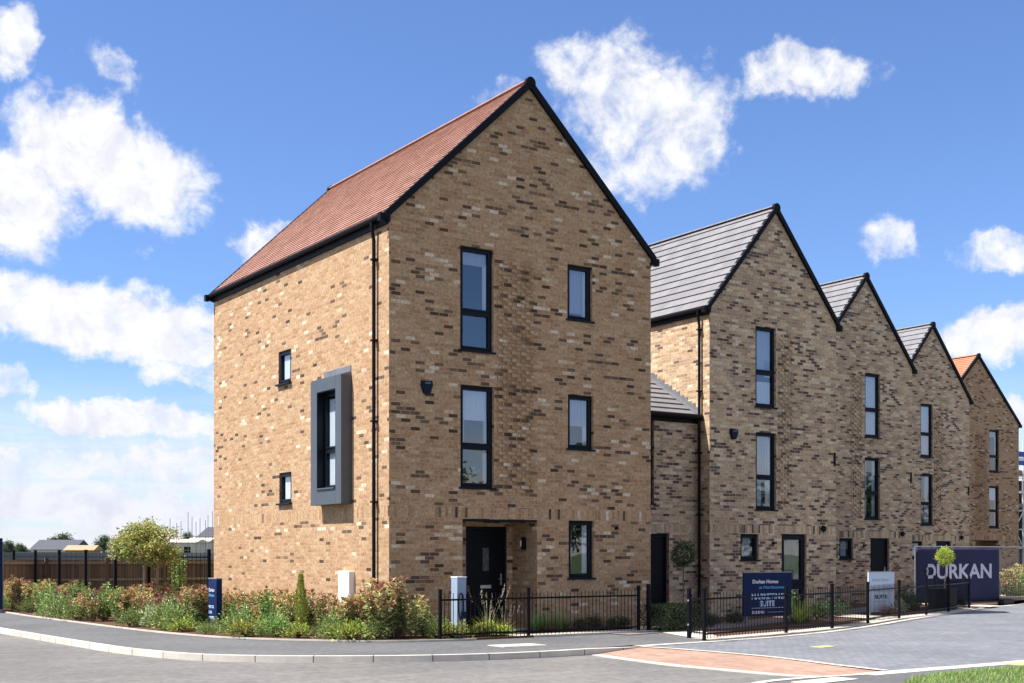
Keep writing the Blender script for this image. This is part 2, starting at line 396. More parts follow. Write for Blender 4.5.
def build_world():
    w = bpy.data.worlds.new('World'); scene.world = w; w.use_nodes = True
    nt = w.node_tree; nt.nodes.clear(); t = NT(nt)
    out = t.n('ShaderNodeOutputWorld'); bg = t.n('ShaderNodeBackground')
    sky = t.n('ShaderNodeTexSky', sky_type='NISHITA'); sky.sun_disc = False
    sky.sun_elevation = SUN_EL; sky.sun_rotation = SUN_AZ
    sky.altitude = 0; sky.air_density = 1.0; sky.dust_density = .2; sky.ozone_density = 3.0
    tc = t.n('ShaderNodeTexCoord').outputs['Generated']
    s = t.n('ShaderNodeSeparateXYZ'); t.l(tc, s.inputs[0])
    deg = 180 / math.pi
    el = t.math('MULTIPLY', t.math('ARCSINE', s.outputs[2]), deg)
    az0 = t.math('SUBTRACT', t.math('ARCTAN2', s.outputs[0], s.outputs[1]), HEAD)
    az = t.math('MULTIPLY', az0, deg)
    p = t.comb(az, el)
    # ragged edges: warp the sky coordinates
    n1 = t.n('ShaderNodeTexNoise'); n1.inputs['Scale'].default_value = .42; n1.inputs['Detail'].default_value = 6; n1.inputs['Roughness'].default_value = .6; t.l(p, n1.inputs['Vector'])
    wv = t.n('ShaderNodeVectorMath', operation='SUBTRACT'); t.l(n1.outputs['Color'], wv.inputs[0]); wv.inputs[1].default_value = (.5, .5, .5)
    ws = t.n('ShaderNodeVectorMath', operation='SCALE'); t.l(wv.outputs[0], ws.inputs[0]); ws.inputs['Scale'].default_value = 3.0
    pw = t.n('ShaderNodeVectorMath', operation='ADD'); t.l(p, pw.inputs[0]); t.l(ws.outputs[0], pw.inputs[1])
    mask = None; under = None
    for (ca, ce, ra, re, rot, st) in CLOUDS:
        mp = t.n('ShaderNodeMapping', vector_type='TEXTURE')
        mp.inputs['Location'].default_value = (ca, ce, 0); mp.inputs['Rotation'].default_value = (0, 0, R(rot)); mp.inputs['Scale'].default_value = (ra, re, 1)
        t.l(pw.outputs[0], mp.inputs[0])
        ln = t.n('ShaderNodeVectorMath', operation='LENGTH'); t.l(mp.outputs[0], ln.inputs[0])
        d = t.math('MULTIPLY', t.math('MINIMUM', t.math('MULTIPLY', t.math('SUBTRACT', 1.38, ln.outputs['Value']), 1.6), .95), st)
        mask = d if mask is None else t.math('SMOOTH_MAX', mask, d, .25)
    # elsewhere in the sky: unseen clouds added for warm fill light and for reflections
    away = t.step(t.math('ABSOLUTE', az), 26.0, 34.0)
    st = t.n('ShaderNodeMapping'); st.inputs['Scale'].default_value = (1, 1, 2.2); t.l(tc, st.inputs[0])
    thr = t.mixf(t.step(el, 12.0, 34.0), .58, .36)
    fill_clouds = t.math('MULTIPLY', t.math('SUBTRACT', t.noise(st.outputs[0], 2.6, 4, .55), thr), 5.0)
    mask = t.mixf(away, mask, fill_clouds)
    fb = t.noise(p, .55, 9, .62, .4)
    fine = t.noise(p, 1.9, 7, .62)
    dens = t.math('ADD', mask, t.math('ADD', t.math('MULTIPLY', t.math('SUBTRACT', fb, .5), 1.6), t.math('MULTIPLY', t.math('SUBTRACT', fine, .5), .6)))
    alpha = t.math('MULTIPLY', t.step(dens, .12, 1.02), .97)
    # thin layered cloud towards the horizon
    lay = t.n('ShaderNodeMapping'); lay.inputs['Scale'].default_value = (.12, .85, 1); t.l(p, lay.inputs[0])
    ln = t.noise(lay.outputs[0], 1.0, 7, .6)
    low = t.math('MULTIPLY', t.step(el, 8.5, 2.0), .95)
    alpha = t.math('MAXIMUM', alpha, t.math('MULTIPLY', low, t.step(ln, .26, .56)))
    # cloud tone: bright crowns, lavender-grey bellies where the cloud is thick
    pb = t.n('ShaderNodeVectorMath', operation='ADD'); t.l(p, pb.inputs[0]); pb.inputs[1].default_value = (-.5, .9, 0)
    fb2 = t.noise(pb.outputs[0], .55, 9, .62, .4)
    shade = t.step(t.math('ADD', t.math('SUBTRACT', fb2, fb), t.math('MULTIPLY', dens, .07)), -.06, .26)
    lowtone = t.step(el, 9.0, 1.0)
    white = t.mixc(lowtone, (1.0, 1.0, 1.0), (.88, .88, .96))
    grey = t.mixc(lowtone, (.74, .75, .86), (.66, .68, .82))
    cc = t.mixc(t.math('MULTIPLY', shade, .6), white, grey)
    cc = t.mixc(t.math('MULTIPLY', away, .8), cc, t.mixc(shade, (.95, .88, .78), (.72, .66, .60)))  # unseen clouds tinted warm so the shaded house fronts get warmer fill
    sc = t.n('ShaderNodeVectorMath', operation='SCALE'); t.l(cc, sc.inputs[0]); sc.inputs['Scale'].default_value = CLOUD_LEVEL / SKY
    sk = t.n('ShaderNodeVectorMath', operation='MULTIPLY'); t.l(sky.outputs[0], sk.inputs[0]); sk.inputs[1].default_value = SKY_TINT
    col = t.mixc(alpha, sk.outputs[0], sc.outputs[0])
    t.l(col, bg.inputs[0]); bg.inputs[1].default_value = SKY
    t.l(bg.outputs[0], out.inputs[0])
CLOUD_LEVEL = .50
SKY_TINT = (.68, .79, 1.03)
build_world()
sl = bpy.data.lights.new('sun', 'SUN'); sl.energy = 4.7; sl.angle = R(.53); sl.color = (1.0, .965, .91)
so = bpy.data.objects.new('sun', sl); COL.objects.link(so); so.location = (-30, 10, 50)
so.rotation_euler = (-SUN_TO).to_track_quat('-Z', 'Y').to_euler()

cam = bpy.data.cameras.new('camera'); co = bpy.data.objects.new('camera', cam); COL.objects.link(co)
co.location = (0, 0, EYE); co.rotation_euler = (R(90), 0, -HEAD)
cam.sensor_width = 36; cam.lens = 1270 / 1024 * 36; cam.shift_y = (555 - 341.5) / 1024
cam.clip_start = .1; cam.clip_end = 12000
scene.camera = co
vs = scene.view_settings
vs.view_transform = 'Standard'; vs.look = 'None'; vs.gamma = 1; vs.exposure = 1.08; vs.use_curve_mapping = False

# ----------------------------------------------------------------------------------------------
# house kit (house space: x along the gable front, y into the depth, z up)
# ----------------------------------------------------------------------------------------------
def panel(mb, mp, a0, a1, z0, z1, holes, m=0):
    xs = sorted({a0, a1, *[v for h in holes for v in h[:2]]}); zs = sorted({z0, z1, *[v for h in holes for v in h[2:4]]})
    for i in range(len(xs) - 1):
        for j in range(len(zs) - 1):
            cx, cz = (xs[i] + xs[i + 1]) / 2, (zs[j] + zs[j + 1]) / 2
            if any(h[0] < cx < h[1] and h[2] < cz < h[3] for h in holes): continue
            mb.poly([mp(xs[i], 0, zs[j]), mp(xs[i + 1], 0, zs[j]), mp(xs[i + 1], 0, zs[j + 1]), mp(xs[i], 0, zs[j + 1])], m)
    for (h0, h1, k0, k1, d) in holes:
        mb.poly([mp(h0, 0, k0), mp(h0, d, k0), mp(h0, d, k1), mp(h0, 0, k1)], m)
        mb.poly([mp(h1, 0, k0), mp(h1, d, k0), mp(h1, d, k1), mp(h1, 0, k1)], m)
        mb.poly([mp(h0, 0, k1), mp(h0, d, k1), mp(h1, d, k1), mp(h1, 0, k1)], m)
        mb.poly([mp(h0, 0, k0), mp(h0, d, k0), mp(h1, d, k0), mp(h1, 0, k0)], m)

FRONT = lambda a, d, z: (a, d, z)

def window(house, mp, a0, a1, z0, z1, mull=None, dress=(), off=0.0, dark=True, sill=True, depth=.9, sash=.035, name='window'):
    """dress: cloths behind the glass, as fractions (left, right, bottom, top, material)"""
    mb = MB(); D = off
    fw = .05
    def ring(b0, b1, c0, c1, w, d0, d1):
        mb.box(b0, b0 + w, d0, d1, c0, c1, mp=mp); mb.box(b1 - w, b1, d0, d1, c0, c1, mp=mp)
        mb.box(b0 + w, b1 - w, d0, d1, c1 - w, c1, mp=mp); mb.box(b0 + w, b1 - w, d0, d1, c0, c0 + w, mp=mp)
    e = .003
    ring(a0 + e, a1 - e, z0 + e, z1 - e, fw, D + .07, D + .15)
    lights = [(z0 + fw, z1 - fw)] if mull is None else [(z0 + fw, mull - .025), (mull + .025, z1 - fw)]
    if mull: mb.box(a0 + fw, a1 - fw, D + .07, D + .15, mull - .025, mull + .025, mp=mp)
    for c0, c1 in lights: ring(a0 + fw + .004, a1 - fw - .004, c0 + .004, c1 - .004, sash, D + .055, D + .135)
    fr = mb.build(name, M['anthracite'], house)
    for c0, c1 in lights:
        p = MB(); q = sash + .006
        p.poly([mp(a0 + fw + q, D + .1, c0 + q), mp(a1 - fw - q, D + .1, c0 + q), mp(a1 - fw - q, D + .1, c1 - q), mp(a0 + fw + q, D + .1, c1 - q)])
        p.build('pane', M['glass'], fr)
    if sill:
        s = MB(); s.box(a0 - .04, a1 + .04, D - .035, D + .069, z0 - .035, z0 + .002, mp=mp); s.build('sill', M['anthracite'], fr)
    r = MB(); b0, b1, c0, c1 = a0 - .35, a1 + .35, z0 - .5, z1 + .25; d0, d1 = D + .16, D + depth
    r.poly([mp(b0, d1, c0), mp(b1, d1, c0), mp(b1, d1, c1), mp(b0, d1, c1)])
    r.poly([mp(b0, d0, c0), mp(b0, d1, c0), mp(b0, d1, c1), mp(b0, d0, c1)]); r.poly([mp(b1, d0, c0), mp(b1, d1, c0), mp(b1, d1, c1), mp(b1, d0, c1)])
    r.poly([mp(b0, d0, c0), mp(b0, d1, c0), mp(b1, d1, c0), mp(b1, d0, c0)]); r.poly([mp(b0, d0, c1), mp(b0, d1, c1), mp(b1, d1, c1), mp(b1, d0, c1)])
    r.build('interior', M['roomdark'] if dark else M['room'], fr)
    W, H = a1 - a0 - .2, z1 - z0 - .2
    for (l, rr, bb, tt, mat) in dress:
        c = MB(); n = max(2, int((rr - l) * W / .05))
        for i in range(n):
            u0, u1 = l + (rr - l) * i / n, l + (rr - l) * (i + 1) / n
            w0, w1 = (.012 if i % 2 else 0), (0 if i % 2 else .012)
            c.poly([mp(a0 + .1 + W * u0, D + .125 + w0, z0 + .1 + H * bb), mp(a0 + .1 + W * u1, D + .125 + w1, z0 + .1 + H * bb),
                    mp(a0 + .1 + W * u1, D + .125 + w1, z0 + .1 + H * tt), mp(a0 + .1 + W * u0, D + .125 + w0, z0 + .1 + H * tt)])
        c.build('curtain', M[mat], fr)
    return fr

def slope_mesh(name, mat, house, mp, o, half, al0, al1, zc, sl, gauge, butt):
    """one roof slope laid in courses; mp(h, a, z): h = distance in from the eave wall line, a = along the eave"""
    th = math.atan(sl); ct, st = math.cos(th), math.sin(th)
    S = (half + o) / ct; n = math.ceil(S / gauge)
    mb = MB(); att = []; alo = []
    P = lambda s, l: (-o + s * ct - st * l, zc - sl * o + s * st + ct * l)
    for k in range(n):
        s0, s1 = k * gauge, min((k + 1) * gauge, S)
        (x0, w0), (x1, w1), (xb, wb) = P(s0, butt), P(s1, 0), P(s0, -.002)
        mb.poly([mp(x0, al0, w0), mp(x0, al1, w0), mp(x1, al1, w1), mp(x1, al0, w1)]); alo += [al0, al1, al1, al0]
        mb.poly([mp(xb, al0, wb), mp(xb, al1, wb), mp(x0, al1, w0), mp(x0, al0, w0)]); alo += [al0, al1, al1, al0]
        att += [k] * 8
    x0, w0 = P(0, -.06); x1, w1 = P(S, -.06)
    mb.poly([mp(x0, al0, w0), mp(x0, al1, w0), mp(x1, al1, w1), mp(x1, al0, w1)]); att += [0] * 4; alo += [al0, al1, al1, al0]
    r = mb.build(name, mat, house)
    for nm, vals in (('course', att), ('along', alo)):
        a = r.data.attributes.new(nm, 'FLOAT', 'POINT')
        for i, v in enumerate(vals): a.data[i].value = v
    return r

def gable_roof(house, w, L, zc, sl, mat, ridge_mat, gauge, butt):
    o = .08; half = w / 2
    lf = slope_mesh('roof', mat, house, lambda h, a, z: (h, a, z), o, half, -.05, L + .05, zc, sl, gauge, butt)
    slope_mesh('roof', mat, house, lambda h, a, z: (w - h, a, z), o, half, -.05, L + .05, zc, sl, gauge, butt)
    za = zc + sl * half
    # ridge tiles
    rd = MB(); y = -.05
    while y < L + .04:
        y1 = min(y + .45, L + .05)
        prof = [(math.cos(t) * .105, math.sin(t) * .055) for t in [math.pi * i / 8 for i in range(9)]]
        rd.prism(prof, lambda a, b, yy=y: (half + a, yy + .006, za - .015 + b), lambda a, b, yy=y1: (half + a, yy - .006, za - .015 + b * .93))
        y = y1
    rd.build('ridge_tiles', ridge_mat, house)
    # dry verge at both gables
    for y0, y1, nm in ((-.07, .03, 'verge'), (L - .03, L + .07, 'verge')):
        vg = MB()
        for sgn in (0, 1):
            X = (lambda x: x) if sgn == 0 else (lambda x: w - x)
            top = lambda x: zc + sl * x
            pr = [(-o - .03, top(-o - .03) + .04), (half, za + .035), (half, za - .15), (-o - .03, top(-o - .03) - .125)]
            vg.prism(pr, lambda a, b: (X(a), y0, b), lambda a, b: (X(a), y1, b))
            vg.box(min(X(-o - .03), X(-o - .13)), max(X(-o - .03), X(-o - .13)), y0 + .02, y1 + .04, top(-o) - .17, top(-o) - .02)
            vg.box(min(X(-o), X(.0)), max(X(-o), X(0)), y0 + .012, y1 - .01, top(-o) - .17, top(-o) + .03)
        cap = [(half + math.cos(t) * .115, za - .05 + math.sin(t) * .125) for t in [R(-20) + R(220) * i / 8 for i in range(9)]]
        vg.prism(cap, lambda a, b: (a, y0 - .012, b), lambda a, b: (a, y1 - .015, b))
        vg.build(nm, M['black'], house)
    for sgn in (0, 1):
        X = (lambda x: x) if sgn == 0 else (lambda x: w - x)
        g = MB(); zt = zc - sl * o
        g.tube([(X(-o - .035), .02, zt - .045), (X(-o - .035), L - .02, zt - .045)], .05, 10)
        g.build('gutter', M['black'], house)
        f = MB(); a, b = sorted((X(-.045), X(-.003))); f.box(a, b, .02, L - .02, zt - .2, zt + .06)
        a, b = sorted((X(-.05), X(-o))); f.box(a, b, .021, L - .021, zt - .03, zt - .01)
        f.build('fascia', M['black'], house)

def downpipe(house, y, ztop, x=-.07, inset=-.115, zb=.05):
    p = MB()
    p.tube([(inset, y, ztop), (inset, y, ztop - .12), (x, y, ztop - .38), (x, y, zb)], .036, 10)
    z = 1.0
    while z < ztop - .5:
        p.box(x - .05, x + .069, y - .055, y + .055, z, z + .035); z += 1.55
    p.build('downpipe', M['black'], house)

def brick_panel(house, mat, a0, a1, z0, z1):
    """bricks set proud of the wall in alternate courses beside the tall windows"""
    p = MB(); n = math.ceil((z0 + 2) / .075)
    while -2 + (n + 1) * .075 < z1:
        a = a0 + (.1125 if n % 2 else 0)
        while a + .1 < a1:
            p.box(a, a + .1025, -.030, .02, -2 + n * .075 + .010, -2 + (n + 1) * .075 - .001); a += .225
        n += 1
    p.build('projecting_bricks', mat, house)

def alarm_box(house, a, z):
    b = MB()
    pr = [(-.11, .12), (.11, .12), (.12, .03), (.06, -.13), (-.06, -.13), (-.12, .03)]
    b.prism(pr, lambda x, y: (a + x, -.075, z + y), lambda x, y: (a + x * 1.05, .01, z + y * 1.05))
    o = b.build('alarm_box', M['bay_dark'], house, bevel=.012)
    d = MB(); d.box(a - .06, a + .06, -.081, -.0755, z + .06, z + .09); d.build('badge', M['badge'], o)
M['bay_dark'] = plain('dark_blue_plastic', (.008, .012, .026), .45, spec=.15)
M['badge'] = plain('grey_badge', (.12, .14, .19), .4, spec=.2)

def wall_vent(house, a, z, s=.075):
    b = MB(); pr = [(math.cos(t) * s, math.sin(t) * s) for t in [2 * math.pi * i / 10 for i in range(10)]]
    b.prism(pr, lambda x, y: (a + x, -.06, z + y), lambda x, y: (a + x * 1.25, .01, z + y * 1.25))
    b.build('wall_vent', M['black'], house)

def shell(house, mat, w, L, zc, sl, holes_f, holes_l=(), holes_r=(), porch=None):
    mb = MB(); ze = zc - .09
    panel(mb, FRONT, 0, w, -.15, ze, holes_f)
    panel(mb, lambda a, d, z: (d, a, z), 0, L, -.15, ze, holes_l)
    panel(mb, lambda a, d, z: (w - d, a, z), 0, L, -.15, ze, holes_r)
    panel(mb, lambda a, d, z: (a, L - d, z), 0, w, -.15, ze, [])
    for y in (0, L): mb.poly([(0, y, ze), (w, y, ze), (w / 2, y, ze + sl * w / 2)])
    if porch: panel(mb, lambda a, d, z: (a, porch[0] + d, z), porch[1], porch[2], porch[3], porch[4], porch[5])
    return mb.build('wall', mat, house)

def solid_door(house, x0, x1, z1, y, slot=True):
    d = MB(); f = .055
    d.box(x0 + .003, x0 + f, y + .03, y + .11, 0, z1 - .003); d.box(x1 - f, x1 - .003, y + .03, y + .11, 0, z1 - .003); d.box(x0 + f, x1 - f, y + .03, y + .11, z1 - f, z1 - .003)
    d.box(x0 + .003, x1 - .003, y - .03, y + .11, -.06, .03)
    fr = d.build('door_frame', M['anthracite'], house)
    dd = MB(); a0, a1 = x0 + f + .004, x1 - f - .004; dd.box(a0, a1, y + .045, y + .09, .035, z1 - f - .004)
    for k in (.25, .55, .85): dd.box(a0 + .1, a1 - .1, y + .041, y + .0445, .15 + k * 1.0, .16 + k * 1.0)
    dr = dd.build('door', M['door'], house, bevel=.004)
    c = (a0 + a1) / 2
    if slot:
        s = MB(); s.box(c - .075, c + .075, y + .034, y + .0449, 1.22, 1.70); s.build('glazing_slot', M['slot'], dr)
    l = MB(); l.box(c - .13, c + .13, y + .032, y + .0445, .86, .925); l.build('letter_plate', M['steel'], dr)
    h = MB(); h.box(a1 - .085, a1 - .045, y + .036, y + .0446, .92, 1.16); h.tube([(a1 - .065, y + .04, 1.05), (a1 - .065, y - .005, 1.05), (a1 - .17, y - .005, 1.05)], .011, 8); h.build('door_handle', M['steel'], dr)
M['slot'] = plain('obscure_glass', (.06, .065, .06), .25, var=.3, scale=20)

def glazed_door(house, x0, x1, z1, y=0):
    return window(house, FRONT, x0, x1, .03, z1, mull=.78, dress=((.0, 1, .42, .99, 'greenblind'),), sill=False, sash=.095, name='glazed_door')
M['greenblind'] = plain('pale_green_blind', (.16, .18, .14), .8, var=.35, scale=3)

GAUGE_RED, BUTT_RED, GAUGE_GREY, BUTT_GREY = .15, .024, .29, .031

def big_house(name, label, u0, v0, mirror, roofmat, corner):
    w, L, zc, apex = 6.435, 9.1, 8.09, 11.17
    sl = (apex - zc) / (w / 2)
    h = thing(name, label, 'house', (u0, v0, 0), group='brick houses with street-facing gables')
    mx = (lambda a, b: (a, b)) if not mirror else (lambda a, b: (w - b, w - a))
    W2, W1 = mx(1.58, 2.36), mx(1.585, 2.37); S0, S1, S2 = mx(4.22, 4.88), mx(4.2, 4.87), mx(4.19, 4.84)
    PO = mx(1.632, 3.417)
    rv = .17
    hf = [(*W2, 5.58, 7.63, rv), (*W1, 2.88, 4.9, rv), (*S0, 1.07, 2.268, rv), (*S1, 3.76, 4.89, rv), (*S2, 6.45, 7.6, rv), (*PO, -.05, 2.262, .9)]
    hl = [(4.47, 5.14, 5.33, 6.06, rv), (4.45, 5.10, 2.69, 3.37, rv), (1.80, 2.66, 2.88, 4.88, .17)] if corner else []
    dr = mx(2.27, 3.28)
    shell(h, M['brick_tan'], w, L, zc, sl, hf, hl, porch=(.9, PO[0], PO[1], -.05, 2.262, [(*dr, -.05, 2.14, .12)]))
    gable_roof(h, w, L, zc, sl, roofmat, roofmat, GAUGE_RED, BUTT_RED)
    st = MB(); st.box(PO[0] + .004, PO[1] - .004, .02, .96, -.04, .035); st.build('porch_step', M['slab'], h)
    ln = MB(); ln.box(PO[0] + .002, PO[1] - .002, -.003, .10, 2.225, 2.26); ln.box(PO[0] + .004, PO[1] - .004, .101, .898, 2.235, 2.262); ln.build('porch_lintel', M['anthracite'], h)
    solid_door(h, dr[0], dr[1], 2.14, .9)
    lm = MB(); X = PO[1] if not mirror else PO[0]; sg = -1 if not mirror else 1
    a, b = sorted((X + sg * .003, X + sg * .08)); lm.box(a, b, .38, .46, 1.66, 1.92); a, b = sorted((X + sg * .081, X + sg * .11)); lm.box(a, b, .40, .44, 1.72, 1.86)
    lp_ = lm.build('porch_lamp', M['black'], h, bevel=.01)
    a, b = sorted((X + sg * .111, X + sg * .125)); lm = MB(); lm.box(a, b, .405, .435, 1.73, 1.85); lm.build('lamp_lens', M['whitebox'], lp_)
    window(h, FRONT, *W2, 5.58, 7.63, 6.35, ((0, 1, .87, 1, 'blind'), (.84, 1, .4, .9, 'white')))
    window(h, FRONT, *W1, 2.88, 4.9, 3.70, ((0, 1, .68, 1, 'white'), (.86, 1, .40, .7, 'blind'), (0, .1, .4, .7, 'blind'), (.84, 1, 0, .33, 'blind')))
    window(h, FRONT, *S0, 1.07, 2.268, None, ((.72, 1, 0, 1, 'white'), (0, .14, .2, .8, 'greenblind')))
    window(h, FRONT, *S1, 3.76, 4.89, None, ((0, 1, .42, 1, 'blind'), (.78, 1, 0, 1, 'white')))
    window(h, FRONT, *S2, 6.45, 7.6, None, ((0, .8, .05, 1, 'blind'), (.8, 1, 0, 1, 'white')))
    pb = mx(2.45, 3.42); brick_panel(h, M['brick_tan'], pb[0], pb[1], 2.75, 7.5)
    zt = zc - sl * .08 - .06
    if corner:
        LEFT = lambda a, d, z: (d, a, z)
        window(h, LEFT, 4.47, 5.14, 5.33, 6.06, None, ((.2, 1, 0, 1, 'net'),), depth=.8, off=-.035)
        window(h, LEFT, 4.45, 5.10, 2.69, 3.37, None, ((.2, 1, 0, 1, 'net'),), depth=.8, off=-.035)
        # oriel surround
        b = MB(); y0, y1, z0, z1, p = 1.545, 2.955, 2.57, 5.14, .24
        i0, i1, k0, k1 = 1.80, 2.66, 2.88, 4.88
        b.box(-p, .01, y0, i0, z0, z1); b.box(-p, .01, i1, y1, z0, z1); b.box(-p, .01, i0, i1, k1, z1); b.box(-p, .01, i0, i1, z0, k0)
        by = b.build('bay_surround', M['bay_grey'], h, bevel=.006)
        window(h, LEFT, i0 + .002, i1 - .002, k0 + .002, k1 - .002, 3.70, ((.0, 1, 0, .98, 'net'),), off=-.13, sill=False, depth=.7)
        li = MB(); li.box(-p + .004, -.065, i1 - .014, i1 - .0005, k0 + .0005, k1 - .0005); li.box(-p + .004, -.065, i0 + .0005, i0 + .014, k0 + .0005, k1 - .0005); li.box(-p + .004, -.065, i0 + .0145, i1 - .0145, k1 - .014, k1 - .0005); li.build('bay_lining', M['anthracite'], h)
        s = MB(); s.box(-p - .03, -.03, i0 + .016, i1 - .016, k0 + .001, k0 + .03); s.build('bay_sill', M['bay_grey'], h)
        f = MB(); f.box(-.016, .004, y0 + .03, y1 - .17, z1 - .02, z1 + .19); f.prism([(-.23, z1 + .003), (-.012, z1 + .003), (-.012, z1 + .07)], lambda a, c: (a, y0 + .02, c), lambda a, c: (a, y1 - .02, c))
        f.build('bay_flashing', M['lead'], h)
        downpipe(h, .48, zt)
        mtr = MB(); mtr.box(-.13, .005, 1.42, 1.90, .42, 1.23); mb_ = mtr.build('meter_cabinet', M['whitebox'], h, bevel=.01)
        dd = MB(); dd.box(-.142, -.131, 1.45, 1.87, .46, 1.19); dd.build('cabinet_door', M['whitebox'], mb_)
        alarm_box(h, .806, 4.78)
        wall_vent(h, 5.47, 2.12, .03); wall_vent(h, 2.95, 9.6, .05) if False else None
    else:
        downpipe(h, .48, zt)
    return h

def terrace_house(name, label, u0, v0, mirror, link_left, kind, dress2, dress1):
    w, L, zc, apex = 4.596, 9.1, 7.86, 10.6
    sl = (apex - zc) / (w / 2)
    h = thing(name, label, 'house', (u0, v0, 0), group='brick houses with street-facing gables')
    mx = (lambda a, b: (a, b)) if not mirror else (lambda a, b: (w - b, w - a))
    W2, W1 = mx(1.59, 2.33), mx(1.6, 2.34); rv = .17
    S = (1.06, 1.70, 1.42, 2.09); D = (2.53, 3.46)
    hf = [(*W2, 5.37, 7.44, rv), (*W1, 2.72, 4.71, rv), (*S, rv), (D[0], D[1], -.05, 2.1, .17)]
    shell(h, M['brick_grey'], w, L, zc, sl, hf)
    gable_roof(h, w, L, zc, sl, M['tile_grey'], M['tile_grey'], GAUGE_GREY, BUTT_GREY)
    window(h, FRONT, *W2, 5.37, 7.44, 6.27, dress2)
    window(h, FRONT, *W1, 2.72, 4.71, 3.56, dress1)
    window(h, FRONT, *S, None, ((.2, .8, 0, 1, 'blind'),))
    if kind == 'glazed': glazed_door(h, *D, 2.1)
    else: solid_door(h, D[0], D[1], 2.1, .05, slot=(kind == 'slot'))
    st = MB(); st.box(D[0] - .1, D[1] + .1, -.5, -.01, -.04, .03); st.build('door_step', M['slab'], h)
    pb = mx(2.42, 3.0); brick_panel(h, M['brick_grey'], pb[0], pb[1], 2.75, 7.35)
    zt = zc - sl * .08 - .06
    downpipe(h, .30, zt)
    wall_vent(h, 4.09, 2.25); wall_vent(h, 2.2, 1.85, .03)
    sv = MB(); sv.box(4.50, 4.555, -.03, .01, 3.98, 4.3); sv.build('overflow_pipe', M['black'], h)
    # two-storey link set back against the neighbour
    G, y0, ez = link_left, .46, 5.12
    lw = MB(); panel(lw, lambda a, d, z: (a, y0 + d, z), -G + .004, -.004, -.15, ez - .02, [(-G + .75, -G + 2.46, 2.82, 4.94, .17), (-G + .9, -G + 2.95, -.05, 2.08, .25)])
    for xx in (-G + .004, -.004): lw.poly([(xx, y0, -.15), (xx, y0 + 5, -.15), (xx, y0 + 5, ez - .02), (xx, y0, ez - .02)])
    lw.poly([(-G + .004, y0 + 5, -.15), (-.004, y0 + 5, -.15), (-.004, y0 + 5, ez), (-G + .004, y0 + 5, ez)])
    lw.build('link_wall', M['brick_grey'], h)
    slope_mesh('link_roof', M['tile_grey'], h, lambda a, b, z: (b, y0 + a, z), .15, 2.5, -G + .02, -.012, ez + .02, .6, .31, .034)
    slope_mesh('link_roof', M['tile_grey'], h, lambda a, b, z: (b, y0 + 5 - a, z), .15, 2.5, -G + .02, -.012, ez + .02, .6, .31, .034)
    lg = MB(); lg.tube([(-G + .03, y0 - .2, ez - .1), (-.02, y0 - .2, ez - .1)], .06, 10); lg.box(-G + .03, -.02, y0 - .045, y0 - .003, ez - .26, ez - .05); lg.build('link_gutter', M['black'], h)
    fl = MB()
    for i in range(17):
        yy = y0 - .1 + i * .15; zz = ez + .02 + .6 * (yy - y0)
        fl.box(-.011, .004, yy, yy + .15, zz - .02, zz + .2 + (.03 if i % 2 else 0))
        fl.prism([(yy, zz + .035), (yy + .15, zz + .125), (yy + .15, zz + .105), (yy, zz + .015)], lambda a, b: (-.16, a, b), lambda a, b: (-.0115, a, b))
    fl.build('link_flashing', M['lead'], h)
    window(h, lambda a, d, z: (a, y0 + d, z), -G + .75, -G + 2.46, 2.82, 4.94, 3.6, ((0, 1, .3, 1, 'blind'),))
    gd = MB(); gd.box(-G + .905, -G + .96, y0 + .1, y0 + .2, 0, 2.075); gd.box(-G + 2.89, -G + 2.945, y0 + .1, y0 + .2, 0, 2.075); gd.box(-G + .96, -G + 2.89, y0 + .1, y0 + .2, 2.0, 2.075)
    gf = gd.build('link_door', M['anthracite'], h)
    gp = MB(); gp.box(-G + .964, -G + 2.0, y0 + .13, y0 + .17, .03, 1.996); gp.box(-G + 2.004, -G + 2.886, y0 + .13, y0 + .17, .03, 1.996); gp.build('door_leaf', M['door'], gf)
    return h

H1 = big_house('brick_house', 'large tan brick corner house with red tiled roof and grey box window', 11.476, 21.206, False, M['tile_red'], True)
WH = lambda *a: tuple(a)
H2 = terrace_house('brick_house', 'grey roofed brick house with an alarm box, behind the dark blue sign', 21.794, 23.542, False, 3.87, 'glazed',
    ((0, 1, .42, 1, 'blind'), (.6, 1, .37, .6, 'white'), (0, 1, 0, .3, 'white')), ((.0, 1, .37, 1, 'blind'), (0, .4, 0, .3, 'blind'), (.65, 1, 0, .95, 'white')))
alarm_box(H2, .80, 4.61)
H3 = terrace_house('brick_house', 'grey roofed brick house with a plain dark front door, behind the pale blue sign board', 30.10, 27.66, True, 3.70, 'plain',
    ((0, 1, 0, 1, 'white'),), ((0, .2, 0, 1, 'white'), (.7, 1, 0, 1, 'blind')))
H4 = terrace_house('brick_house', 'grey roofed brick house behind the purple banner, next to the orange roofed house', 39.08, 32.02, False, 4.37, 'slot',
    ((0, 1, 0, 1, 'white'),), ((.5, 1, 0, 1, 'blind'),))
H5 = big_house('brick_house', 'brown brick house with an orange tiled roof, last in the row beside the scaffolding', 49.43, 38.1, True, M['tile_orange'], False)

# ----------------------------------------------------------------------------------------------
# the ground (x runs along the house fronts, y away from the street)
# ----------------------------------------------------------------------------------------------
def spline(pts, n=8):
    out = []
    P = [pts[0]] + list(pts) + [pts[-1]]
    for i in range(1, len(P) - 2):
        a, b, c, d = P[i - 1:i + 3]
        for k in range(n):
            t = k / n
            out.append(tuple(.5 * (2 * b[j] + (c[j] - a[j]) * t + (2 * a[j] - 5 * b[j] + 4 * c[j] - d[j]) * t * t + (3 * b[j] - a[j] - 3 * c[j] + d[j]) * t ** 3) for j in range(2)))
    out.append(tuple(pts[-1])); return out

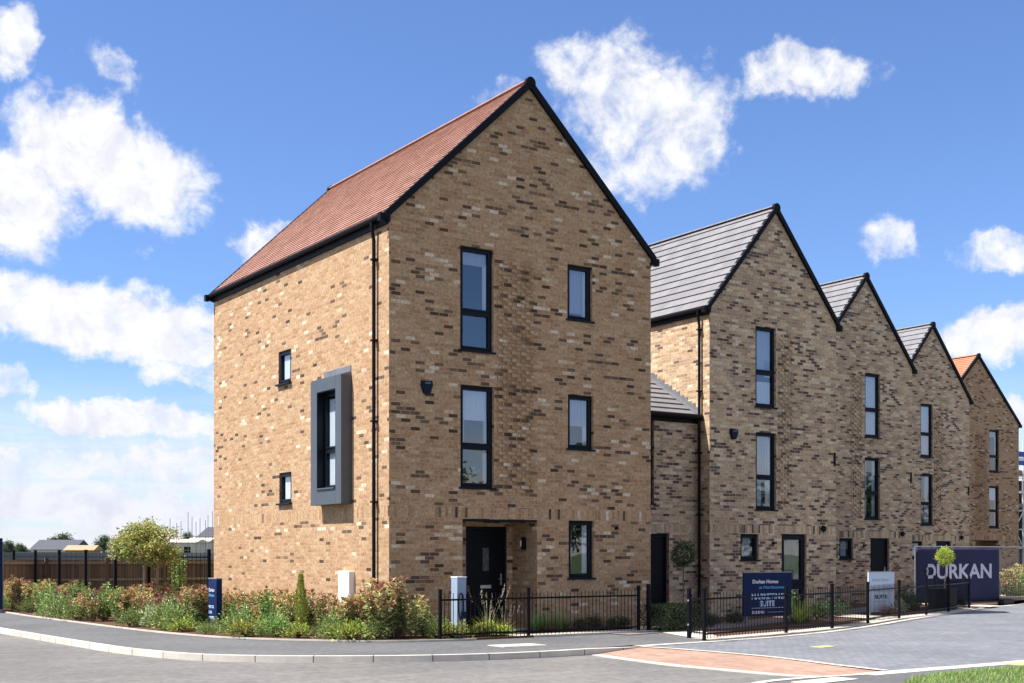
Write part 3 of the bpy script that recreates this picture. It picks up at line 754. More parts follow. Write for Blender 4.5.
def sheet(name, pts, z, mat, skirt=0, kind='structure', label=None):
    """flat polygon with an optional turned-down edge"""
    me = bpy.data.meshes.new(name); bm = bmesh.new()
    vs_ = [bm.verts.new((p[0], p[1], z if len(p) < 3 else p[2])) for p in pts]
    f = bm.faces.new(vs_)
    if skirt:
        r = bmesh.ops.extrude_face_region(bm, geom=[f]); 
        for v in [g for g in r['geom'] if isinstance(g, bmesh.types.BMVert)]: v.co.z -= skirt
    bmesh.ops.recalc_face_normals(bm, faces=bm.faces)
    bmesh.ops.triangulate(bm, faces=[f for f in bm.faces if len(f.verts) > 4])
    bm.to_mesh(me); bm.free(); me.materials.append(mat)
    o = bpy.data.objects.new(name, me); COL.objects.link(o); o['kind'] = kind
    return o

def offset(line, d):
    """shift a polyline to its left by d"""
    out = []
    for i, p in enumerate(line):
        a, b = line[max(i - 1, 0)], line[min(i + 1, len(line) - 1)]
        t = Vector((b[0] - a[0], b[1] - a[1])).normalized()
        out.append((p[0] - t.y * d, p[1] + t.x * d))
    return out

def ribbon(name, line, w, ztop, zbot, mat, joint=None):
    """kerb: a strip of stones along a line, to its left; ztop / zbot may be functions of position along it"""
    mb = MB(); L2 = offset(line, w)
    zt = ztop if callable(ztop) else (lambda i: ztop)
    for i in range(len(line) - 1):
        a, b, c, d = line[i], line[i + 1], L2[i + 1], L2[i]
        za, zb = zt(i), zt(i + 1)
        mb.poly([(*a, za), (*b, zb), (*c, zb), (*d, za)]); mb.poly([(*a, zbot), (*b, zbot), (*b, zb), (*a, za)])
    o = mb.build(name, mat); o['kind'] = 'structure'
    return o

def kerbmat():
    m, t, b = newmat('kerb_stones')
    g = t.n('ShaderNodeNewGeometry').outputs['Position']
    uvn = t.n('ShaderNodeAttribute'); uvn.attribute_name = 'run'
    col = t.ramp(t.noise(g, 2.0, 5, .65), [(.25, (.44, .40, .34)), (.75, (.66, .60, .52))])
    w = t.n('ShaderNodeTexWhiteNoise', noise_dimensions='1D'); t.l(t.math('FLOOR', t.math('DIVIDE', uvn.outputs['Fac'], .915)), w.inputs['W'])
    col = t.mixc(.5, col, t.mixc(w.outputs[0], (.38, .38, .38), (.6, .6, .6)), 'OVERLAY')
    col = t.mixc(t.math('LESS_THAN', t.math('FRACT', t.math('DIVIDE', uvn.outputs['Fac'], .915)), .02), col, (.12, .105, .09))
    col = t.mixc(.35, col, t.mixc(t.noise(g, 70, 3), (.2, .2, .2), (.8, .8, .8)), 'OVERLAY')
    t.l(col, b.inputs['Base Color']); b.inputs['Roughness'].default_value = .88
    return m
M['kerbstone'] = kerbmat()

def kerb_run(name, line, w, zt, zbot):
    o = ribbon(name, line, w, zt, zbot, M['kerbstone'])
    run = [0.0]
    for i in range(len(line) - 1): run.append(run[-1] + math.dist(line[i], line[i + 1]))
    a = o.data.attributes.new('run', 'FLOAT', 'POINT')
    for i in range(len(line) - 1):
        for q, r in enumerate((run[i], run[i + 1], run[i + 1], run[i], run[i], run[i + 1], run[i + 1], run[i])): a.data[i * 8 + q].value = r
    return o

# one sheet to the horizon
g = MB(); g.poly([(-6000, -3000, -.13), (7000, -3000, -.13), (7000, 9000, -.13), (-6000, 9000, -.13)])
tag(g.build('ground', M['grassland']), kind='structure')
tag(sheet('road', [(-60, -25), (90, -25), (90, 11.5), (40, 20), (15, 30), (6.5, 60), (-60, 60)], -.10, M['asphalt']), kind='structure')

# kerb line of the house side, from up the side street round the corner and along the front
KERB = spline([(5.0, 62), (5.45, 45), (5.75, 34), (5.99, 28.2), (6.34, 22.2), (6.6, 20.4), (7.03, 19.16), (7.75, 18.3), (8.7, 17.6), (9.75, 17.05), (10.7, 16.75), (11.73, 16.63), (12.97, 16.68), (14.0, 16.85)], 8)
FLUSH = spline([(14.0, 16.85), (15.5, 17.0), (16.6, 17.1), (18.03, 17.36), (19.9, 17.86), (22.0, 18.65), (24.4, 19.75), (26.6, 20.75), (29.3, 21.95), (33.0, 23.5), (36, 24.4), (42, 26.6), (50, 30), (62, 35)], 6)
BACK = spline([(6.9, 62), (7.3, 45), (7.74, 36.4), (7.80, 33), (8.18, 26.1), (8.57, 23.35), (9.0, 22.1), (9.7, 21.0), (10.6, 20.1), (11.64, 19.66), (12.4, 19.62)], 6) + [(16.75, 19.62)]
nk_ = len(KERB)
kerb_run('kerb', KERB, .125, lambda i: .002 if i < nk_ - 10 else .002 - .03 * (i - nk_ + 10) / 9, -.11)
kerb_run('flush_kerb', FLUSH, .18, lambda i: -.016, -.06)
KIN = offset(KERB, .125); FIN = offset(FLUSH, .12)
FRONTFOOT = [(20.2, 18.15), (22.6, 19.1), (25.0, 20.3), (27.2, 21.2), (29.2, 22.0), (32.2, 23.4)]
sheet('footway', KIN[:-1] + [(x, y, -.02) for x, y in FIN[:14]] + [(18.4, 17.7, 0), (15.9, 17.35, 0), (16.75, 19.62, 0)] + list(reversed(BACK[:-1])), 0, M['footway'])
# planting beds round the corner house and the terrace
sheet('planting_bed', BACK + [(16.75, 19.75), (13.4, 19.75), (13.4, 21.3), (11.6, 21.3), (11.6, 30.6), (9.9, 30.7), (9.9, 62)], .03, M['soil'], skirt=.1)
sheet('garden_path', [(13.404, 19.75), (17.95, 19.75), (17.95, 23.9), (13.404, 21.3)], .012, M['slab'])
sheet('garden_path', [(16.755, 19.746), (15.9, 17.4), (16.4, 17.36), (17.95, 19.746)], .008, M['slab'])
sheet('planting_bed', [(14.2, 20.45), (17.0, 20.45), (17.0, 21.3), (14.95, 21.3), (14.2, 21.0)], .04, M['soil'])
sheet('garden_bed', [(16.42, 17.38), (18.4, 17.85), (20.5, 18.42), (22.7, 19.32), (25.1, 20.42), (27.2, 21.22), (29.2, 22.02), (32.2, 23.42), (60, 36), (60, 39), (37, 39), (17.96, 24.1), (17.96, 19.75)], -.005, M['soil'])
def strip(name, line, w, z, mat): return tag(ribbon(name, line, w, z, z - .03, mat), kind='structure')
EDGE = spline([(15.95, 17.22), (18.4, 17.72), (20.45, 18.3), (22.65, 19.2), (25.05, 20.3), (27.2, 21.12), (29.2, 21.92), (31.9, 23.2)], 6)
strip('paved_edge', EDGE, .42, .006, M['slab'])
strip('garden_walk', offset(EDGE, 1.9), 1.0, .012, M['paving_mauve'] if 'paving_mauve' in M else M['slab'])
for i, (u0, v0) in enumerate(((24.3, 27.7), (32.6, 32.1), (41.6, 36))):
    sheet('garden_path', [(u0, 20.2 + i * 3.0), (u0 + 1.2, 20.7 + i * 3.0), (u0 + 1.2, v0 - 4.2 if i == 0 else v0), (u0, v0 - 4.2 if i == 0 else v0)], .02, M['slab'])
sheet('paved_edge', [(13.72, 19.60), (16.74, 19.60), (16.74, 19.98), (13.72, 19.98)], .036, M['slab'], skirt=.05)
strip('bed_edging', offset(BACK[:-1], -.05), .05, .035, M['slab'])
# the block-paved side street, its red ramp and the near kerb
NEAR = spline([(13.0, 11.25), (13.8, 11.3), (16.7, 11.33), (20, 11.7), (24, 12.9), (30, 15.6), (38, 19), (50, 23.6), (70, 31)], 6)
STREET = list(NEAR) + list(reversed(FLUSH))
RAMPL = [(12.74, 16.56), (12.58, 15.4), (12.5, 14.4), (12.6, 13.3), (12.75, 12.2), (13.3, 11.5)]
RAMPU = [(14.08, 16.85), (14.24, 16.2), (14.33, 15.2), (14.35, 14.2), (14.25, 13.3), (14.1, 12.6), (13.96, 11.5)]
sheet('street', [p for p in STREET if p[0] > 13.98] + [(x, y) for x, y in RAMPU], -.030, M['street'])
sheet('speed_ramp', [(x, y, -.094) for x, y in spline(RAMPL, 4)] + [(x, y, -.026) for x, y in reversed(spline(RAMPU, 4))], -.03, M['ramp'])
strip('ramp_edge', [(x, y) for x, y in spline(RAMPL, 4)], .16, -.086, M['slab'])
strip('ramp_edge', [(x, y) for x, y in reversed(spline(RAMPU, 4))], .13, -.020, M['slab'])
NK = spline([(9.0, -20), (9.2, 4), (9.55, 8.2), (10.2, 10.3), (10.93, 11.1), (11.8, 11.3), (13.0, 11.22), (13.8, 11.24)], 8)
kerb_run('kerb', list(reversed(NK)), .125, .002, -.11)
kerb_run('flush_kerb', list(reversed(NEAR)), .30, .0, -.06)
sheet('footway', offset(NK, -.125)[8:] + offset(NEAR, -.10)[3:] + [(80, 26), (50, 5), (30, -4), (11, -4)], -.004, M['footway'])
GR = spline([(10.6, -4), (10.9, 3), (11.4, 8.3), (12.3, 9.85), (13.4, 10.4), (14.6, 10.55), (16.5, 10.4), (20, 10.5), (25, 12), (31, 14.8), (39, 18)], 6)
sheet('verge', GR + [(40, 6), (25, -4)], .012, M['grassland'], skirt=.05)

# covers and tactile slabs set in the ground
def flat_thing(name, label, cat, u, v, du, dv, z, mat, rz=0, frame=None):
    b = MB(); b.box(-du / 2, du / 2, -dv / 2, dv / 2, -.02, .006)
    if frame:
        for q in range(3): b.box(-du / 2 + .05 + q * (du - .1) / 3 + .01, -du / 2 + .05 + (q + 1) * (du - .1) / 3 - .01, -dv / 2 + .05, dv / 2 - .05, .007, .011)
    return tag(b.build(name, mat, loc=(u, v, z), rz=rz), label, cat)
flat_thing('inspection_cover', 'pale concrete inspection cover set in the footway before the black front door', 'cover', 12.22, 17.98, .88, .55, .002, M['slab'], R(-3), True)
flat_thing('service_cover', 'small yellow service cover in the blue grey block paving', 'cover', 16.66, 15.15, .42, .25, -.030, M['yellow'], R(10))
flat_thing('tactile_slab', 'buff tactile paving by the grass verge and flush kerb', 'paving', 16.6, 11.0, 1.4, .34, -.004, M['yellow'], R(4))
flat_thing('crossing_slab', 'white paving slab at the kerb in front of the red ramp', 'paving', 11.95, 10.83, .95, .34, .0, M['slab'], R(8))
#%%PART4
# ----------------------------------------------------------------------------------------------
# railings, fences, hoardings
# ----------------------------------------------------------------------------------------------
def railing(name, label, cat, pts, h, gap=.105, post=.05, skip=(), tall=.06):
    root = thing(name, label, cat, (pts[0][0], pts[0][1], 0))
    o0 = Vector((pts[0][0], pts[0][1], 0))
    for p in pts:
        m = MB(); q = Vector((p[0], p[1], 0)) - o0; s = post / 2
        m.box(q.x - s, q.x + s, q.y - s, q.y + s, -.1, h + tall); m.box(q.x - s - .006, q.x + s + .006, q.y - s - .006, q.y + s + .006, h + tall + .0005, h + tall + .014)
        m.build('post', M['black'], root)
    for i in range(len(pts) - 1):
        if i in skip: continue
        a = Vector((pts[i][0], pts[i][1], 0)) - o0; b = Vector((pts[i + 1][0], pts[i + 1][1], 0)) - o0
        d = b - a; L = d.length; d.normalize(); a2, b2 = a + d * (post / 2), b - d * (post / 2)
        r = MB()
        for z in (h - .14, .09):
            n = Vector((-d.y, d.x, 0)) * .006
            r.prism([(0, z), (0, z + .032)], lambda x, y: tuple(a2 + n + Vector((0, 0, y))), lambda x, y: tuple(b2 + n + Vector((0, 0, y)))) if False else None
            c = [a2 - n, b2 - n, b2 + n, a2 + n]
            base = len(r.v); r.v += [(*p_.xy, z) for p_ in c] + [(*p_.xy, z + .034) for p_ in c]
            for q in ((0, 3, 2, 1), (4, 5, 6, 7), (0, 1, 5, 4), (1, 2, 6, 5), (2, 3, 7, 6), (3, 0, 4, 7)): r.f.append(tuple(base + k for k in q)); r.m.append(0)
        r.build('rail', M['black'], root)
        bm = MB(); n = int(L / gap)
        for k in range(1, n):
            p = a + d * (L * k / n); bm.tube([(p.x, p.y, .03), (p.x, p.y, h - (.0 if k % 2 else .02))], .0065, 6)
        bm.build('bar_panel', M['black'], root)
    return root

railing('railing', 'low black bow of vertical bar railing in front of the black front door', 'railing', [(11.71, 19.71), (13.66, 19.73), (16.38, 19.77)], .86, .09)
gp = MB(); gp.box(-.03, .03, -.03, .03, -.1, .95); gp.box(-.036, .036, -.036, .036, .951, .965)
tag(gp.build('gate_post', M['black'], loc=(16.58, 19.70, 0)), 'single black gate post beside the clipped dark hedge', 'post')
gt = thing('garden_gate', 'small black barred gate standing open at the near end of the long railing', 'gate', (16.02, 17.86, 0))
g1 = MB(); g1.box(-.03, .03, -.03, .03, -.1, .93); g1.build('gate_post', M['black'], gt)
g2 = MB()
for k in range(1, 5): g2.tube([(-.03 * k, -.105 * k, .08), (-.03 * k, -.105 * k, .82)], .0075, 6)
for z in (.12, .74): g2.tube([(0, 0, z), (-.15, -.53, z)], .014, 6)
g2.build('gate_leaf', M['black'], gt)
g3 = MB()
for z in (.25, .7): g3.tube([(.03, .0, z), (-.035, -.01, z)], .022, 8)
g3.build('hinge', M['galv'], gt)
railing('railing', 'long low black railing curving along the block paved street past the signs', 'railing',
        [(15.84, 17.25), (18.61, 17.89), (20.56, 18.45), (22.73, 19.34), (25.15, 20.44), (27.2, 21.24), (29.13, 22.02), (31.83, 23.34), (31.5, 24.3)], .87)
railing('railing', 'tall black railing between the shrub bed and the brown timber fence', 'railing',
        [(11.44, 30.55), (9.9, 30.5)] + [(9.9 - .1 * k, 30.5 + 2.36 * k) for k in range(1, 8)], 1.62, .11, .075, (), .06)

tf = thing('timber_fence', 'brown close boarded timber fence behind the tall black railing', 'fence', (8, 40, 0))
for k in range(5):
    b = MB(); b.box(k * 1.83 + .052, (k + 1) * 1.83 - .052, .0, .022, .1, 1.40); b.build('board_panel', M['timber'], tf)
    r = MB(); 
    for z in (1.27, .75, .25): r.box(k * 1.83 + .052, (k + 1) * 1.83 - .052, -.05, -.003, z, z + .075)
    r.build('rail', M['stake'], tf)
for k in range(6):
    p = MB(); p.box(k * 1.83 - .05, k * 1.83 + .05, -.06, .04, -.1, 1.46); p.build('post', M['timber'], tf)
b = MB(); b.box(-.05, -.028, .05, 26, .1, 1.40); b.build('board_panel', M['timber'], tf)
hd = thing('site_hoarding', 'long dark grey site hoarding behind the timber fence', 'hoarding', (6, 60, 0))
for k in range(9):
    b = MB(); b.box(k * 2.44 + .005, (k + 1) * 2.44 - .005, 0, .03, .0, 1.66 + .03 * (k % 2)); b.build('panel', M['hoard'], hd)
b = MB(); [b.box(k * 2.44 - .05, k * 2.44 + .05, .031, .15, 0, 1.6) for k in range(10)]; b.build('braces', M['stake'], hd)

# ----------------------------------------------------------------------------------------------
# signs
# ----------------------------------------------------------------------------------------------
def lettering(parent, s, size, x, z, mat, align='LEFT', bold=0, y=-.0, name='lettering', width=None, rot=None):
    cu = bpy.data.curves.new('tmp', 'FONT'); cu.body = s; cu.size = size; cu.align_x = align; cu.extrude = .002; cu.offset = bold; cu.resolution_u = 3
    tmp = bpy.data.objects.new('tmp', cu); COL.objects.link(tmp)
    dg = bpy.context.evaluated_depsgraph_get(); dg.update()
    me = bpy.data.meshes.new_from_object(tmp.evaluated_get(dg)); me.name = name
    bpy.data.objects.remove(tmp); bpy.data.curves.remove(cu)
    me.transform(Matrix.Rotation(R(90), 4, 'X'))
    if width:
        xs = [v.co.x for v in me.vertices]; k = width / (max(xs) - min(xs)); me.transform(Matrix.Diagonal((k, 1, 1, 1)))
    if rot is not None: me.transform(Matrix.Rotation(rot, 4, 'Z'))
    me.materials.clear(); me.materials.append(M[mat])
    o = bpy.data.objects.new(name, me); COL.objects.link(o); o.parent = parent
    o.location = (x, y, z) if rot is None else (y, x, z)
    return o

def board_sign(label, u, v, w, zb, zt, mat, rz=0):
    t = thing('sign_board', label, 'sign', (u, v, 0), rz)
    b = MB(); b.box(0, w, -.02, .02, zb, zt); b.build('board', M[mat], t, bevel=.004)
    b = MB(); b.box(-.002, w + .002, -.024, .024, zt + .0005, zt + .02); b.build('board_cap', M['galv'], t)
    for x in (.15, w - .15):
        p = MB(); p.box(x - .03, x + .03, .021, .075, -.05, zt - .08); p.build('leg', M['galv'], t)
    return t

S1 = board_sign('dark blue marketing suite sign board behind the long low railing', 19.51, 20.02, 1.47, .22, 1.16, 'navy')
lettering(S1, 'Durkan Homes', .115, .26, .93, 'letter_white', bold=.002, y=-.023, width=.78)
lettering(S1, 'at Northstowe', .10, .46, .81, 'letter_blue', y=-.023, width=.76)
lettering(S1, 'MARKETING', .17, .22, .585, 'letter_pale', bold=.005, y=-.023, width=1.0)
lettering(S1, 'SUITE', .165, .48, .43, 'letter_pale', bold=.005, y=-.023, width=.46)
b = MB(); b.box(.24, 1.22, -.023, -.0205, .385, .397); b.build('underline', M['letter_lilac'], S1)
lettering(S1, 'DURKAN', .085, .25, .27, 'letter_white', bold=.002, y=-.023, width=.36)
b = MB(); b.box(.72, 1.2, -.023, -.0205, .29, .30); b.build('underline', M['letter_lilac'], S1)

S2 = board_sign('pale blue sign board standing in front of the plain dark front door', 25.71, 21.87, 1.0, .08, 1.11, 'pale_sign')
lettering(S2, 'Durkan Homes', .10, .13, .88, 'letter_grey', y=-.023, width=.62)
lettering(S2, 'MARKETING', .2, .10, .60, 'letter_grey', y=-.023, width=.82)
lettering(S2, 'SUITE', .13, .22, .43, 'letter_dark', bold=.004, y=-.023, width=.5)
b = MB(); b.box(.14, .72, -.023, -.0205, .345, .357); b.build('underline', M['letter_grey'], S2)

T1 = thing('totem_sign', 'small navy blue totem sign among the low shrubs', 'sign', (9.48, 24.96, 0))
b = MB(); b.box(-.06, .06, -.23, .23, 0, 1.06); b.build('post_panel', M['navy'], T1, bevel=.004)
b = MB(); b.box(-.064, .064, -.234, .234, 1.0605, 1.08); b.build('top_cap', M['galv'], T1)
for s_, sz, z, mt, wd in (('Durkan', .10, .80, 'letter_white', .3), ('Homes', .085, .70, 'letter_blue', .28), ('VISITOR', .085, .46, 'letter_pale', .28), ('CAR', .085, .35, 'letter_pale', .17), ('PARKING', .085, .24, 'letter_pale', .31)):
    lettering(T1, s_, sz, .19, z, mt, y=-.0635, width=wd, rot=R(-90))

T2 = thing('charging_pillar', 'tall pale blue pillar with a looped dark cable beside the black front door', 'pillar', (12.36, 20.13, 0))
b = MB(); b.box(-.10, .10, -.11, .11, 0, 1.13); pl = b.build('pillar_body', M['pillar'], T2, bevel=.008)
b = MB(); b.box(-.106, .106, -.116, .116, 1.1305, 1.15); b.build('pillar_cap', M['whitebox'], T2)
b = MB(); b.box(-.082, .082, -.1145, -.1105, .10, 1.08); b.build('access_panel', M['pillar'], T2)
b = MB(); b.tube([(-.075 + .05 * (1 - math.cos(t)), -.125, .72 + .12 * math.sin(t)) for t in [math.pi * i / 10 for i in range(11)]] + [(.028, -.125, .55), (.02, -.125, .42)], .012, 6)
b.tube([(-.075, -.125, .72), (-.078, -.125, .5), (-.04, -.125, .36), (.02, -.125, .42)], .012, 6)
b.build('cable', M['bay_dark'], T2)
b = MB(); b.box(-.02, .075, -.15, -.111, .36, .50); b.build('socket', M['navy'], T2, bevel=.008)

T3 = thing('totem_sign', 'tall navy blue sign panel at the far end of the tall railing', 'sign', (7.6, 35.75, 0))
b = MB(); b.box(-.05, .05, -.05, 1.4, .1, 2.0); b.build('board', M['navy'], T3, bevel=.004)
for y in (.15, 1.2):
    b = MB(); b.box(.051, .11, y - .03, y + .03, -.05, 1.9); b.build('leg', M['galv'], T3)

# mesh fence panels with the printed banner
def heras(label, u, v, w=3.5, hgt=2.0, feet=True, z0=.1):
    t = thing('mesh_fence_panel', label, 'site fence', (u, v, 0))
    f = MB(); f.tube([(0, 0, z0), (0, 0, hgt)], .021, 8); f.tube([(w, 0, z0), (w, 0, hgt)], .021, 8); f.tube([(0, 0, hgt - .02), (w, 0, hgt - .02)], .021, 8); f.tube([(0, 0, z0 + .1), (w, 0, z0 + .1)], .021, 8)
    f.build('frame', M['galv'], t)
    m = MB()
    for k in range(1, int(w / .09)): m.box(k * .09 - .002, k * .09 + .002, -.002, .002, z0 + .1, hgt - .02)
    for k in range(1, 8): m.box(0, w, -.0045, -.0022, z0 + .1 + k * .23, z0 + .104 + k * .23)
    m.build('wire_mesh', M['galv'], t)
    return t
def foot_block(label, u, v, rz):
    b = MB(); b.box(-.34, .34, -.11, .11, 0, .13); b.box(-.30, .30, -.08, .08, .131, .145)
    return tag(b.build('foot_block', M['dark_block'], loc=(u, v, .012), rz=rz, bevel=.02), label, 'fence foot', 'rubber feet under the mesh fence')
heras('mesh fence panel behind the purple banner, nearer the railing', 31.25, 24.80, 2.0, 1.82)
heras('mesh fence panel behind the purple banner, farther from the railing', 33.30, 24.80, 2.0, 1.82)
heras('bare mesh fence panel beyond the end of the purple banner', 35.35, 24.82, 3.4, 1.82)
for i, (u, v) in enumerate(((33.27, 24.7), (35.32, 24.55), (38.8, 24.75))):
    foot_block(('rubber fence foot under the middle of the purple banner', 'rubber fence foot at the end of the purple banner', 'rubber fence foot at the far end of the bare mesh panel')[i], u, v, R(80 if i != 1 else 10))
BN = thing('banner', 'large purple banner with pale capital lettering, hung on the mesh fence', 'banner', (31.25, 24.77, 0))
b = MB(); nx, nz = 34, 12
P_ = lambda i, j: (4.03 * i / nx, -.012 + .010 * math.sin(i * .17 + j * .12) + .003 * math.sin(i * .41 - j * .3), .10 + 1.66 * j / nz + .004 * math.sin(i * 1.3) * (j == nz))
for i in range(nx):
    for j in range(nz): b.poly([P_(i, j), P_(i + 1, j), P_(i + 1, j + 1), P_(i, j + 1)])
o = b.build('sheet', M['navy_banner'], BN, smooth=True); sd = o.modifiers.new('thick', 'SOLIDIFY'); sd.thickness = .003
lettering(BN, 'URKAN', .62, .90, .84, 'letter_lilac', bold=.016, y=-.035, width=2.68)
dm = MB()     # the D: a bow with top and bottom arms and a broken stem
arc = [(.06, .0), (.20, .0)] + [(.20 + .20 * math.cos(t), .22 + .22 * math.sin(t)) for t in [R(-75) + R(150) * k / 12 for k in range(13)]] + [(.20, .44), (.06, .44)]
inn = [(.06, .098), (.20, .098)] + [(.20 + .10 * math.cos(t), .22 + .122 * math.sin(t)) for t in [R(-75) + R(150) * k / 12 for k in range(13)]] + [(.20, .342), (.06, .342)]
for k in range(len(arc) - 1):
    dm.prism([arc[k], arc[k + 1], inn[k + 1], inn[k]], lambda x, z: (.44 + x * 1.12, -.037, .84 + z), lambda x, z: (.44 + x * 1.12, -.033, .84 + z))
dm.build('lettering', M['letter_lilac'], BN)
dm = MB(); dm.prism([(-.02, .30), (.06, .36), (.10, .22), (.06, .08), (-.02, .14), (.03, .22)], lambda x, z: (.44 + x, -.037, .84 + z), lambda x, z: (.44 + x, -.033, .84 + z))
dm.build('lettering_accent', M['letter_tan'], BN)

# ----------------------------------------------------------------------------------------------
# plants
# ----------------------------------------------------------------------------------------------
class Leaves:
    def __init__(self, seed): self.r = random.Random(seed); self.v = []; self.f = []; self.c = []
    def leaf(self, p, d, L, W, col, fold=.3):
        r = self.r; d = Vector(d).normalized()
        s = d.cross(Vector((r.uniform(-1, 1), r.uniform(-1, 1), r.uniform(.2, 1.4)))).normalized(); n = s.cross(d)
        p = Vector(p); b = len(self.v)
        self.v += [tuple(p), tuple(p + d * L * .5 + s * W * .5 + n * W * fold), tuple(p + d * L - n * L * .12), tuple(p + d * L * .5 - s * W * .5 + n * W * fold)]
        self.f += [(b, b + 1, b + 2), (b, b + 2, b + 3)]
        j = r.uniform(.75, 1.25); self.c += [(col[0] * j, col[1] * j, col[2] * j, 1)] * 4
    def blade(self, p, d, L, W, col, droop=.5, n=4):
        d = Vector(d).normalized(); s = d.cross(Vector((0, 0, 1)));
        s = s.normalized() if s.length > .01 else Vector((1, 0, 0)); b = len(self.v); p = Vector(p)
        for i in range(n + 1):
            t = i / n; w = W * (1 - t * .9) * .5
            self.v += [tuple(p - s * w), tuple(p + s * w)]; self.c += [(*col, 1)] * 2
            d = (d + Vector((d.x * droop, d.y * droop, -droop)) / n).normalized(); p = p + d * L / n
        for i in range(n): self.f.append((b + 2 * i, b + 2 * i + 1, b + 2 * i + 3, b + 2 * i + 2))
        return p
    def stem(self, path, r0, r1, col=(.10, .07, .045)):
        m = MB(); n = len(path); m.tube(path, [r0 + (r1 - r0) * i / (n - 1) for i in range(n)], 5)
        b = len(self.v); self.v += m.v; self.f += [tuple(b + k for k in f) for f in m.f]; self.c += [(*col, 1)] * len(m.v)
    def mesh(self, name):
        me = bpy.data.meshes.new(name); me.from_pydata(self.v, [], self.f); me.update()
        a = me.color_attributes.new('tint', 'FLOAT_COLOR', 'POINT')
        a.data.foreach_set('color', [x for c in self.c for x in c])
        me.materials.append(M['leaf']); return me

def pick(r, pal):
    t = r.random() * sum(w for w, _ in pal)
    for w, c in pal:
        t -= w
        if t <= 0: return c
    return pal[-1][1]

RED_TIP = [(2.5, (.38, .16, .10)), (3, (.40, .26, .13)), (1, (.42, .29, .20)), (1.2, (.34, .09, .06)), (5, (.36, .36, .13))]
OLIVE = [(4, (.19, .22, .06)), (3, (.32, .335, .10)), (2.5, (.07, .10, .03)), (3, (.46, .43, .20)), (.8, (.27, .15, .08))]
GREEN = [(4, (.13, .20, .05)), (3, (.21, .29, .085)), (2, (.055, .095, .03)), (2, (.33, .37, .14))]
VARI = [(4, (.42, .47, .27)), (3, (.24, .32, .13)), (3, (.12, .19, .06)), (2, (.58, .59, .42))]
PURPLE = [(4, (.21, .08, .075)), (3, (.28, .13, .12)), (2, (.12, .05, .045)), (2, (.36, .21, .18)), (1, (.16, .14, .06))]
LIME = [(4, (.30, .34, .05)), (3, (.42, .42, .07)), (2, (.16, .22, .05))]
DARK = [(4, (.035, .065, .02)), (3, (.055, .095, .028)), (2, (.025, .04, .014))]

def upright_shrub(seed, h=1.0, r=.38, stems=17, pal=OLIVE, tips=RED_TIP, L=.095, W=.042, tipp=.6):
    g = Leaves(seed); q = g.r
    for s in range(stems):
        a = q.uniform(0, 2 * math.pi); rr = r * math.sqrt(q.random()); H = h * q.uniform(.62, 1.05) * (1 - .25 * (rr / r) ** 2)
        p0 = Vector((math.cos(a) * rr * .25, math.sin(a) * rr * .25, 0)); p2 = Vector((math.cos(a) * rr, math.sin(a) * rr, H)); p1 = (p0 + p2) * .5 + Vector((q.uniform(-.05, .05), q.uniform(-.05, .05), .08))
        pt = lambda t: p0 * (1 - t) ** 2 + p1 * 2 * t * (1 - t) + p2 * t * t
        g.stem([pt(t / 4) for t in range(5)], .009, .004)
        n = int(26 * H / h)
        for k in range(n):
            t = .16 + .84 * k / n; p = pt(t)
            for e in range(2):
                b = q.uniform(0, 2 * math.pi); d = Vector((math.cos(b), math.sin(b), q.uniform(-.15, .9)))
                col = pick(q, tips) if (tips and t > .78 and q.random() < tipp) else pick(q, pal)
                g.leaf(p, d, L * q.uniform(.7, 1.2), W * q.uniform(.8, 1.2), col)
        for e in range(6):
            b = q.uniform(0, 2 * math.pi); g.leaf(p2, (math.cos(b), math.sin(b), q.uniform(.6, 2)), L, W, pick(q, tips or pal))
    return g.mesh('upright_shrub')

def mound(seed, h=.5, r=.4, n=950, pal=VARI, L=.065, W=.03, stems=20):
    g = Leaves(seed); q = g.r; ph = [q.uniform(0, 6) for _ in range(4)]
    for k in range(stems):
        a = k * 2.4; e = .95 if k % 2 else .6; g.stem([(0, 0, 0), (math.cos(a) * r * .4, math.sin(a) * r * .4, h * .4), (math.cos(a) * r * e, math.sin(a) * r * e, h * (.35 if k % 2 else .8))], .008, .003)
    for k in range(n):
        a = q.uniform(0, 2 * math.pi); z = q.random() ** .8; R0 = math.sqrt(max(0, 1 - z * z * .96))
        w = 1 + .17 * math.sin(3 * a + ph[0] + 2 * z) + .12 * math.sin(5 * a + ph[1]) + .1 * math.sin(7 * z + ph[2]); dep = q.uniform(.62, 1.05) if q.random() < .75 else q.uniform(.3, .7)
        p = Vector((math.cos(a) * r * R0 * w * dep, math.sin(a) * r * R0 * w * dep, h * z * w * dep + .02))
        d = Vector((math.cos(a) * R0 + q.uniform(-.7, .7), math.sin(a) * R0 + q.uniform(-.7, .7), z + q.uniform(-.3, .8)))
        g.leaf(p, d, L * q.uniform(.65, 1.25), W * q.uniform(.8, 1.2), pick(q, pal))
    return g.mesh('mounded_shrub')

